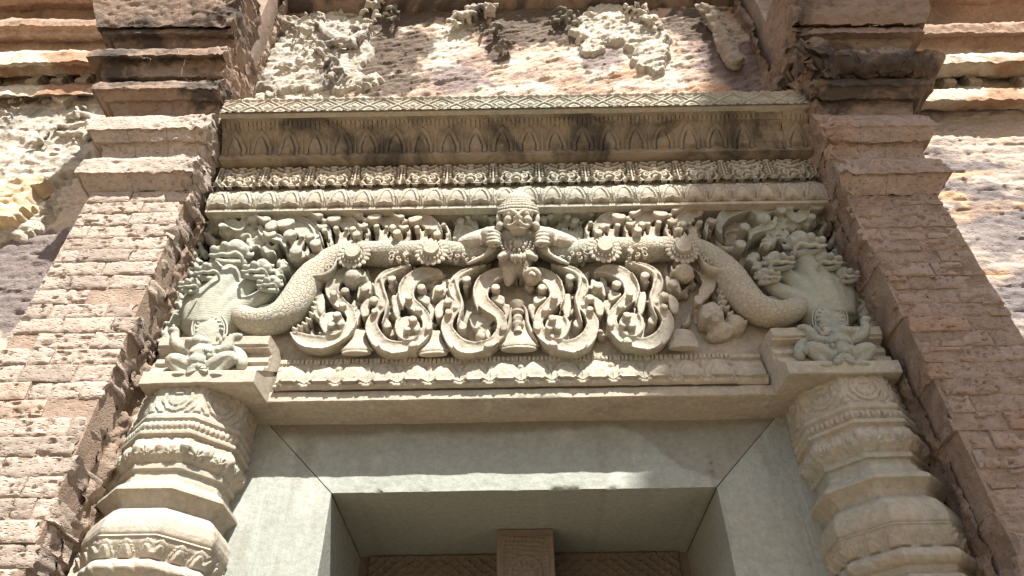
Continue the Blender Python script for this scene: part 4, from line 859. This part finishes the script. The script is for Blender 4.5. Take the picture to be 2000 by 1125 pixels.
def ringed():
    m = stone('ringed_sandstone', [(.29, .31, .26), (.33, .34, .28), (.37, .35, .28)]); t = m.node_tree; b = t.nodes['Principled BSDF']; bp = [n for n in t.nodes if n.type == 'BUMP'][0]
    geo = [n for n in t.nodes if n.type == 'NEW_GEOMETRY'][0]; wv = N(t, 'ShaderNodeTexWave', bands_direction='Z'); wv.inputs['Scale'].default_value = 34; wv.inputs['Distortion'].default_value = 1.2; wv.inputs['Detail Scale'].default_value = .6
    t.links.new(geo.outputs['Position'], wv.inputs[0]); lk = bp.inputs['Height'].links[0].from_socket
    t.links.new(math_(t, 'ADD', lk, math_(t, 'MULTIPLY', wv.outputs['Fac'], .28)), bp.inputs['Height']); return m
M['ringed'] = ringed()
serpent(False); serpent(True)

# ---- the crowned figure at the centre
def figure():
    o5 = 1534; mb = MB(); T = lambda L: TU(mb, [(x + o5, y, yy, r) for x, y, yy, r in L], 12, 24)
    def e(x, y, yy, a, b, d, t=0): E(mb, x + o5, y, yy, a, b, d, 18, 12, t)
    # torso, belly, broken leg
    T([(712, 315, 1.975, 34), (800, 306, 1.96, 44), (892, 308, 1.955, 46), (984, 306, 1.96, 44), (1072, 315, 1.975, 34)]); e(892, 335, 1.975, 175, 70, .07); e(892, 420, 1.985, 120, 90, .07); e(870, 490, 1.995, 110, 90, .055)
    T([(865, 480, 1.99, 80), (838, 545, 1.985, 52), (830, 600, 1.992, 36), (822, 640, 2.0, 16)]); T([(800, 520, 2.0, 30), (815, 590, 2.0, 26), (835, 640, 2.005, 12)])
    T([(905, 520, 2.0, 44), (945, 560, 1.995, 36), (985, 600, 1.985, 38)]); e(990, 585, 1.975, 50, 44, .036, .5); T([(935, 585, 1.96, 10), (955, 548, 1.945, 17), (1000, 535, 1.94, 18), (1032, 565, 1.945, 14), (1035, 600, 1.96, 8)]); T([(965, 575, 1.945, 8), (985, 560, 1.938, 12), (1005, 575, 1.938, 9)])
    for s in (-1, 1):
        c = 892
        T([(c + s * 120, 310, 1.975, 60), (c + s * 220, 325, 1.975, 56), (c + s * 320, 350, 1.985, 48), (c + s * 380, 365, 2.0, 34)])      # arm
        T([(c + s * 375, 365, 1.99, 34), (c + s * 300, 352, 1.955, 44), (c + s * 240, 335, 1.945, 42)])
        e(c + s * 198, 318, 1.93, 58, 46, .040); T([(c + s * 245, 290, 1.935, 10), (c + s * 250, 330, 1.92, 11), (c + s * 240, 372, 1.935, 10)])
        for i in range(4): T([(c + s * (212 - i * 2), 284 + i * 24, 1.905, 10), (c + s * (165 - i * 3), 280 + i * 23, 1.885, 11.5), (c + s * (128 - i * 1), 294 + i * 21, 1.893, 11), (c + s * (120 + i * 2), 318 + i * 20, 1.925, 9)])
        T([(c + s * 190, 360, 1.915, 14), (c + s * 160, 372, 1.905, 13), (c + s * 138, 375, 1.915, 10)])                             # thumb
        for i in range(4): T([(c + s * (150 + i * 12), 372 + i * 6, 1.93, 14), (c + s * (165 + i * 14), 405 + i * 8, 1.935, 14), (c + s * (215 + i * 18), 440 + i * 10, 1.945, 12), (c + s * (290 + i * 16), 465 + i * 10, 1.965, 8)])   # drape folds
    body = obj('crowned_figure', mb.remesh('crowned_figure', .0032, .0012, 70, False, 2), M['sand'], LT)
    mb = MB(); y0 = 1.935
    e(892, 195, y0, 112, 95, .070); e(892, 250, y0 - .008, 88, 40, .055)
    for s in (-1, 1):
        e(892 + s * 48, 174, y0 - .066, 32, 22, .022); T([(892 + s * 96, 168, y0 - .050, 10), (892 + s * 52, 140, y0 - .082, 13), (892 + s * 10, 160, y0 - .088, 11)])
        e(892 + s * 62, 216, y0 - .054, 36, 26, .028); T([(892 + s * 3, 212, y0 - .098, 12), (892 + s * 40, 240, y0 - .080, 12), (892 + s * 72, 236, y0 - .058, 8)])
        T([(892 + s * 3, 252, y0 - .086, 9), (892 + s * 36, 260, y0 - .076, 10), (892 + s * 66, 252, y0 - .056, 7)])
        T([(892 + s * 112, 150, y0 - .02, 14), (892 + s * 126, 190, y0 - .024, 18), (892 + s * 122, 225, y0 - .02, 14)]); e(892 + s * 120, 247, y0 - .03, 28, 24, .020)
        e(892 + s * 18, 198, y0 - .088, 16, 12, .016)
    e(892, 194, y0 - .092, 18, 26, .026); e(892, 176, y0 - .084, 13, 18, .018); e(892, 276, y0 - .058, 52, 18, .028)
    hd = obj('head', mb.remesh('head', .0026, .0006, 90, False, 0), M['sand'], body)
    mb = MB()
    for rad, yy, rt in ((132, 150, 11), (128, 128, 12), (118, 108, 12), (104, 90, 11), (86, 74, 11), (64, 60, 10), (42, 48, 10), (22, 38, 10)):
        th = np.linspace(0, math.pi, 24); TU(mb, [(892 + o5 + rad * math.cos(t_), yy + 14 - 26 * math.sin(t_) * rad / 132, y0 - .058 * math.sin(t_) * rad / 118 - .012, rt) for t_ in th], 8, 40)
        for i in range(int(rad / 7)):
            t_ = (i + .5) * math.pi / int(rad / 7); E(mb, 892 + o5 + rad * math.cos(t_), yy + 12 - 26 * math.sin(t_) * rad / 132, y0 - .058 * math.sin(t_) * rad / 118 - .021, 7, 7, .005, 7, 5)
    e(892, 105, y0, 112, 60, .056); e(892, 70, y0, 66, 46, .04)
    obj('crown', mb.mesh('crown', wear=.001), M['sand'], hd)
    mb = MB(); r = np.random.default_rng(2)                                            # breast ornament
    for rad in (112, 84, 58):
        th = np.linspace(math.pi * 1.04, math.pi * 1.96, 15)
        for t_ in th: e(892 + rad * math.cos(t_), 345 - rad * .95 * math.sin(t_), 1.918 + .02 * (rad < 70) * 0 - .004, 8, 8, .007)
    e(892, 370, 1.905, 34, 30, .022)
    for i in range(9): a = i * .7; e(892 + 46 * math.cos(a), 372 + 38 * math.sin(a), 1.905, 13, 12, .012)
    for s in (-1, 1):
        for i in range(6): T([(892 + s * (50 + i * 12), 400 + i * 6, 1.92, 10), (892 + s * (62 + i * 12), 430 + i * 4, 1.915, 12), (892 + s * (54 + i * 12), 455 + i * 4, 1.925, 5)])
    for i in range(5): T([(852 + i * 20, 420, 1.915, 10), (852 + i * 20, 450, 1.91, 12), (856 + i * 18, 480 + 12 * (i % 2), 1.925, 4)])
    obj('breast_ornament', mb.mesh('breast_ornament', wear=.002), M['sand'], body)
    # leaves and buds by the shoulders
    for s in (-1, 1):
        mb = MB(); c = 892 + o5
        for k_, (x, y, r_) in enumerate([(215, 165, 24), (165, 190, 28), (335, 175, 22), (385, 205, 28), (490, 150, 24)]): knob(mb, c + s * x, y, r_, SF - .015, YG)
        for L_ in ([(430, 330, 10), (400, 250, 50), (350, 215, 50), (300, 240, 40), (260, 290, 12)], [(250, 290, 10), (300, 200, 36), (340, 160, 30), (330, 145, 6)], [(470, 160, 10), (430, 190, 36), (400, 240, 30), (390, 300, 8)], [(160, 240, 12), (180, 190, 36), (220, 165, 20), (240, 155, 6)]):
            strap(mb, [(c + s * x, y, w_) for x, y, w_ in L_], SF + .004 if s < 0 else SF + .02, YG, 24)
        for i in range(6): strap(mb, [(c + s * (400 - i * 25), 330 - 6 * i, 26), (c + s * (425 - i * 25), 300 - 6 * i, 24), (c + s * (430 - i * 25), 270 - 6 * i, 6)], SF + .01, YG, 9, 'round')
        obj('shoulder_leaf', mb.remesh('shoulder_leaf', .0042, .003 if s < 0 else .006, 40, False, 1), M['sand'], body)
figure()

# ---- squatting supporters on the consoles
def trc(px, py, Y): return fp(np.asarray(px, float) / 2.143, 600 + np.asarray(py, float) / 2.143, Y)
def supporter(mirrored):
    mb = MB(); T = lambda L: TU(mb, L, 10, 22, tr=trc); e = lambda x, y, yy, a, b, d, t=0: E(mb, x, y, yy, a, b, d, 14, 9, t, trc); y0 = YB + .035
    e(850, 205, y0, 62, 44, .045); e(835, 240, y0 - .004, 52, 32, .045); e(835, 152, y0 - .012, 34, 26, .036); e(800, 150, y0 - .016, 22, 16, .026); e(862, 150, y0 - .022, 22, 14, .02)
    T([(795, 185, y0, 26), (750, 165, y0 - .01, 22), (732, 135, y0 - .012, 18), (735, 110, y0 - .012, 15)]); e(728, 100, y0 - .015, 24, 14, .018)
    T([(905, 190, y0, 26), (945, 175, y0 - .012, 22), (965, 140, y0 - .014, 18), (985, 122, y0 - .016, 13), (1012, 122, y0 - .016, 10)])
    T([(800, 250, y0 - .008, 30), (745, 225, y0 - .022, 28), (715, 225, y0 - .024, 24), (745, 262, y0 - .014, 20), (775, 285, y0 - .012, 16)]); e(752, 290, y0 - .022, 40, 10, .022)
    T([(880, 255, y0 - .008, 32), (930, 222, y0 - .022, 30), (970, 212, y0 - .026, 25), (940, 248, y0 - .018, 21), (905, 284, y0 - .014, 16)]); e(910, 292, y0 - .022, 40, 10, .022)
    T([(985, 175, y0 + .005, 14), (1010, 205, y0 - .006, 20), (1012, 240, y0 - .008, 22), (1000, 262, y0, 12)])
    b = obj('squatting_supporter', mb.remesh('squatting_supporter', .0036, .001, 80, mirrored, 1), M['sand_g'], LT)
    mb = MB()
    for i in range(7): a = math.pi * (1.0 + i / 6); TU(mb, [(828, 262, y0 - .03, 8), (828 + 34 * math.cos(a), 272 + 26 * math.sin(a), y0 - .036, 13), (828 + 46 * math.cos(a), 280 + 34 * math.sin(a), y0 - .026, 7)], 7, 8, tr=trc)
    for i in range(6): E(mb, 876 + i * 22, 205 + 3 * i, y0 - .03, 11, 13, .014, 8, 6, 0, trc)
    for i in range(5): E(mb, 915 + i * 12, 128 + (i % 2) * 14, y0 - .012, 8, 14, .012, 8, 6, 0, trc)
    for i in range(10): E(mb, 800 + i * 9, 176 + abs(i - 5) * 2, y0 - .038, 7, 8, .008, 7, 5, 0, trc)
    tag(obj('apron', mb.mesh('apron', mir=mirrored), M['sand_g'], b), kind='stuff')
supporter(False); supporter(True)

# ------------------------------------------------------------------ colonnettes
def colonnette(s):
    lab = 'carved octagonal sandstone colonnette in sunlight beside the pale brick pilaster' if s < 0 else 'carved octagonal sandstone colonnette in shade beside the reddish brick pilaster'
    t = thing('colonnette', lab, 'column', 'colonnettes flanking the door'); cx, cy = X0 + s * 1.09, 2.105
    prof = [(746, .180), (806, .180), (810, .190), (817, .190), (819, .183), (838, .183), (840, .192), (846, .192), (849, .178), (860, .184), (872, .190), (884, .186), (894, .172), (897, .165), (899, .170), (908, .169), (910, .158), (922, .157), (924, .166), (934, .167), (943, .186), (950, .198), (957, .199), (961, .188), (972, .168), (984, .160), (987, .168), (997, .186), (1012, .197), (1030, .201), (1041, .199), (1044, .194), (1047, .199), (1060, .194), (1075, .180), (1086, .170), (1089, .178), (1096, .188), (1108, .190), (1118, .182), (1122, .168), (1135, .16)]
    zz = np.array([zv(380 - (v - 750) * .3, v, 1.925) for v, a in prof]); ap = np.array([a for v, a in prof]) * .96
    zs = np.arange(zz[-1], zz[0], .0034); A = np.interp(zs, zz[::-1], ap[::-1])
    # below the picture the bands repeat down to the ground
    zl = np.linspace(.0, zz[-1] - .01, 60); Al = .165 + .03 * np.maximum(0, np.sin(zl * 14)) ** 2; zs = np.concatenate([zl, zs]); A = np.concatenate([Al, A])
    m = 40; V = []; tq = math.tan(math.pi / 8); idx = {}
    Zb = lambda v: zv(380 - (v - 750) * .3, v, 1.925)
    bands = dict(block=(Zb(804), Zb(748)), bead=(Zb(837), Zb(820)), leaf=(Zb(896), Zb(849)), pet=(Zb(1086), Zb(1047)), ring=(Zb(1120), Zb(1089)), pet2=(Zb(934), Zb(925)))
    cols = []
    for k in range(8):
        th = -math.pi / 2 + k * math.pi / 4; n = np.array([math.cos(th), math.sin(th)]); tt = np.array([-n[1], n[0]])
        for q in range(m):
            f = -1 + 2 * (q + .5) / m; a = f * A * tq; d = np.zeros(len(zs))
            def inb(b): z0, z1 = bands[b]; return (zs - z0) / (z1 - z0)
            b = inb('block'); ok = (b > 0) & (b < 1); P = np.stack([a * 1.0, zs * 1.0, np.full(len(zs), k * 3.1 + s)], 1)
            Pm = np.stack([np.abs(a), zs, np.full(len(zs), 5.0)], 1); lf = .6 * np.cos(np.hypot(a, (b - .5) * .11) * 300) + 1.5 * fbm(Pm, 45, 3, 5); d = d + np.where(ok, .005 * sm(-.1, .25, lf) * sm(0, .06, b) * sm(1, .94, b), 0)
            b = inb('bead'); ok = (b > 0) & (b < 1); bx = ((a / .0165) % 1 - .5) * 2; d = d + np.where(ok, .010 * np.sqrt(np.clip(1 - bx ** 2 - ((b - .5) * 2.3) ** 2, 0, 1)), 0)
            b = inb('leaf'); ok = (b > 0) & (b < 1); ww = .10; ax = ((a / (A * tq * 2) * 2) % 1 - .5)
            q1 = np.sqrt(np.clip(1 - (ax / .34) ** 2 - ((b - .35) / .34) ** 2, 0, 1)); q2 = np.sqrt(np.clip(1 - ((np.abs(ax) - .42) / .13) ** 2 - ((b - .62) / .3) ** 2, 0, 1)); lob = .5 + .5 * np.cos(np.arctan2(b - .2, ax) * 11)
            d = d + np.where(ok, .010 * q1 * (.45 + .55 * lob) + .008 * q2 + .004 * fbm(P, 90, 2, 9), 0)
            b = inb('pet'); ok = (b > 0) & (b < 1); tw_ = .058; ax = ((a / tw_ + .5) % 1 - .5) * tw_; o = arch(ax, b, tw_, .46, .0, .85, .3); i = arch(ax, b, tw_, .27, .0, .58, .3)
            d = d + np.where(ok, .007 * sm(0, .003, o) - .006 * sm(.001, .004, o) * sm(.0, -.003, i) * .6 + .006 * sm(0, .004, i), 0) + np.where(ok & (b > .9), .004, 0)
            b = inb('ring'); ok = (b > 0) & (b < 1); d = d + np.where(ok, .006 * np.abs(np.sin(a * 55 + b * 2)) ** .6 * np.sin(np.clip(b, 0, 1) * np.pi), 0)
            d = d + .0018 * fbm(np.stack([a, zs, np.full(len(zs), k * 7.)], 1), 30, 3, 11)
            r = A + d; V.append(np.stack([cx + r * n[0] + a * tt[0], cy + r * n[1] + a * tt[1], zs], 1))
    V = np.array(V).transpose(1, 0, 2); nr, nc = V.shape[:2]
    if s > 0: V[:, :, 0] = V[:, :, 0]
    obj('shaft', mk_mesh('shaft', V.reshape(-1, 3), gridF(nr, nc, True), True, 32), M['sand_col'], t)
    return t
M['sand_col'] = stone('colonnette_sandstone', [(.33, .34, .29), (.37, .355, .29), (.41, .355, .28), (.34, .345, .295)], fscale=2.6, bump=.0028, grain=(.8, 1.12), stain=(.20, .185, .15), stain_amt=(.56, .76), stain_vec=(3, 3, 1.2), speck=((.44, .43, .37), .60))
CL = colonnette(-1); CR = colonnette(1)

# crumbling infill between colonnettes and pilasters
for s in (-1, 1):
    xa, xb = (X0 + s * 1.28, X0 + s * .98); x0, x1 = min(xa, xb), max(xa, xb); X, Z, nr, nc = sheet_pts(x0, x1, .0, zS0 + .3, .010); P = np.stack([X, Z, X * 0], 1)
    V = np.stack([X, (2.10 if s < 0 else 2.15) - .07 * np.abs(X - X0 - s * 1.0) / .3 - .03 * fbm(P, 7, 4, 60 + s) - .014 * fbm(P, 30, 3, 61), Z], 1)
    f = fbm(P, 6, 4, 66 + s); C = np.tile(np.array([.50, .43, .35]), (len(X), 1)); C = mixc(C, (.36, .25, .18), sm(0, .35, f)); C = mixc(C, (.16, .13, .11), sm(.12, .4, -f))
    obj('infill', mk_mesh('infill', V, gridF(nr, nc), True, 60, C), M['wall'], WL if s < 0 else WR)
    part_box('core', min(X0 + s * .90, X0 + s * 1.30), max(X0 + s * .90, X0 + s * 1.30), 2.27, 2.62, 0, zS0 + .25, M['mortar'], WL if s < 0 else WR)

# ------------------------------------------------------------------ door frame and false door
DF = thing('door_frame', 'plain grey sandstone door frame with mitred corners under the lintel', 'door frame')
ox0, ox1 = xv(648, 961, YF), xv(1400, 953, YF); zo = zv(1020, 957, YF); FWD = .36; YD = 2.69
def frame_piece(name, poly, yb, colfn=None):
    """a mitred member: front polygon in (x,z), dense front face, cut back to yb"""
    (xa, za), (xb, zb), (xc, zc), (xd, zd) = poly; n1, n2 = 150, 46
    u = np.linspace(0, 1, n1); v = np.linspace(0, 1, n2); U, W = np.meshgrid(u, v)
    X = (xa + (xb - xa) * U) * (1 - W) + (xd + (xc - xd) * U) * W; Z = (za + (zb - za) * U) * (1 - W) + (zd + (zc - zd) * U) * W
    X, Z = X.ravel(), Z.ravel(); P = np.stack([X, Z, X * 0], 1); Y = YF + .0025 * fbm(P, 9, 3, 3) + .0008 * fbm(P, 50, 2, 4)
    C = np.tile(np.array([.315, .335, .300]), (len(X), 1)); f = fbm(P, 2.5, 4, 8); C = mixc(C, (.285, .30, .265), sm(0, .4, f)); C = mixc(C, (.325, .325, .275), sm(.1, .4, -f))
    C = mixc(C, (.24, .235, .195), sm(.15, .5, fbm(P * [6, 1.2, 1], 3, 4, 9)) * .6); C = mixc(C, (.40, .40, .36), sm(.25, .55, fbm(P, 12, 4, 10)) * .5); Y = Y + .0012 * fbm(P * [1, 5, 1], 40, 2, 12) + .004 * sm(.35, .6, fbm(P, 10, 4, 13))
    de = np.minimum.reduce([np.abs(Z - zo) + 9 * (Z < zo - .001), np.abs(X - ox0) + 9 * (X > ox0 + .001), np.abs(X - ox1) + 9 * (X < ox1 - .001)]); Y = Y + .014 * sm(.12, .5, fbm(P, 16, 4, 15)) * np.exp(-de / .006)
    if colfn: C, dy = colfn(X, Z, C); Y = Y + dy
    V = np.stack([X, Y, Z], 1); F = [gridF(n2, n1)]; n = len(V); loop = np.concatenate([np.arange(n1), np.arange(1, n2) * n1 + n1 - 1, (n2 - 1) * n1 + np.arange(n1 - 2, -1, -1), np.arange(n2 - 2, 0, -1) * n1])
    B = V[loop].copy(); B[:, 1] = yb; V2 = np.vstack([V, B]); k = len(loop); i = np.arange(k); F.append(np.stack([loop[i], n + i, n + (i + 1) % k, loop[(i + 1) % k]], 1))
    C2 = np.vstack([C, C[loop]]); return obj(name, mk_mesh(name, V2, F, True, 40, C2), M['sand_attr'], DF)
def headcol(X, Z, C):
    P = np.stack([X, Z, X * 0], 1); zt = zo + FWD
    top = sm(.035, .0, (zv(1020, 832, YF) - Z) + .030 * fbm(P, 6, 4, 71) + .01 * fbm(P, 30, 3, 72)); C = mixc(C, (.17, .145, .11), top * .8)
    # the flaked corner at the upper right: boundary read off the frame
    bp = np.array([[xv(u, v, YF), zv(u, v, YF)] for u, v in ((1190, 820), (1245, 845), (1290, 880), (1330, 910), (1385, 930), (1412, 938), (1480, 945))])
    zb = np.interp(X, bp[:, 0], bp[:, 1]) + .006 * fbm(P, 25, 3, 73); ins = sm(-.002, .004, Z - zb) * (X > bp[0, 0]); C = mixc(C, (.22, .205, .17), ins * .6); return C, .006 * ins
gp = .0015
xl, xr = ox0 - FWD, ox1 + FWD
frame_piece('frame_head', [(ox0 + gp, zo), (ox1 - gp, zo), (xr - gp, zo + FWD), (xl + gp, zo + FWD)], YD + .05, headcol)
frame_piece('frame_jamb', [(xl, .0), (ox0, .0), (ox0 - gp, zo - gp), (xl, zo + FWD - gp)], YD + .05)
frame_piece('frame_jamb', [(ox1, .0), (xr, .0), (xr, zo + FWD - gp), (ox1 + gp, zo - gp)], YD + .05)
FD = thing('false_door', 'brown carved stone false door set deep inside the door frame', 'door')
part_box('panel', ox0 - .02, ox1 + .02, YD + .03, YD + .12, 0, zo + .02, M['brown'], FD)
def carved(A, B, tw):
    y = np.full(A.shape, YD + .02); z = B * .09
    d = np.abs(((A / .045 + z / .03) % 1) - .5); e = np.abs(((A / .045 - z / .03) % 1) - .5); y = y - .006 * sm(.2, .1, np.minimum(d, e)); y = y - .008 * sm(.1, .04, np.minimum(B, 1 - B)); return y
tiles(FD, 'carved_band', ox0 + .04, ox1 - .04, 8, zo - .115, zo - .005, carved, M['brown'], .004)
part_box('lower_rail', ox0 + .02, ox1 - .02, YD - .01, YD + .035, zo - .20, zo - .15, M['brown'], FD)
xp0, xp1 = xv(970, 1032, 2.47), xv(1080, 1032, 2.47); part_box('post', xp0, xp1, 2.476, YD + .03, 0, zo - .004, M['post'] if 'post' in M else M['brown'], FD)
def rosette(A, B, tw):
    h = .24; z = (B - .5) * h; y = np.full(A.shape, 2.472); r = np.hypot(A, z); th = np.arctan2(z, A)
    y = y - .006 * sm(.010, .005, np.abs(r - .052)) - .004 * sm(.008, .004, np.abs(r - .018)) - .006 * np.sqrt(np.clip(1 - (r / .012) ** 2, 0, 1)) - .004 * ((r > .022) & (r < .046)) * sm(.0, .5, np.cos(th * 12)) - .004 * (r > .062) * sm(0, .5, np.sin(A * 240 + z * 200) * np.sin(A * 200 - z * 240)) * (np.abs(A) < .075)
    y = y - .005 * sm(.008, .003, np.abs(np.abs(A) - .078)); return y
zr = zo - .03
for k in range(2): tiles(FD, 'rosette_panel', xp0 + .002, xp1 - .002, 1, zr - .24 * (k + 1), zr - .24 * k, rosette, M['brown'], .003, 1)
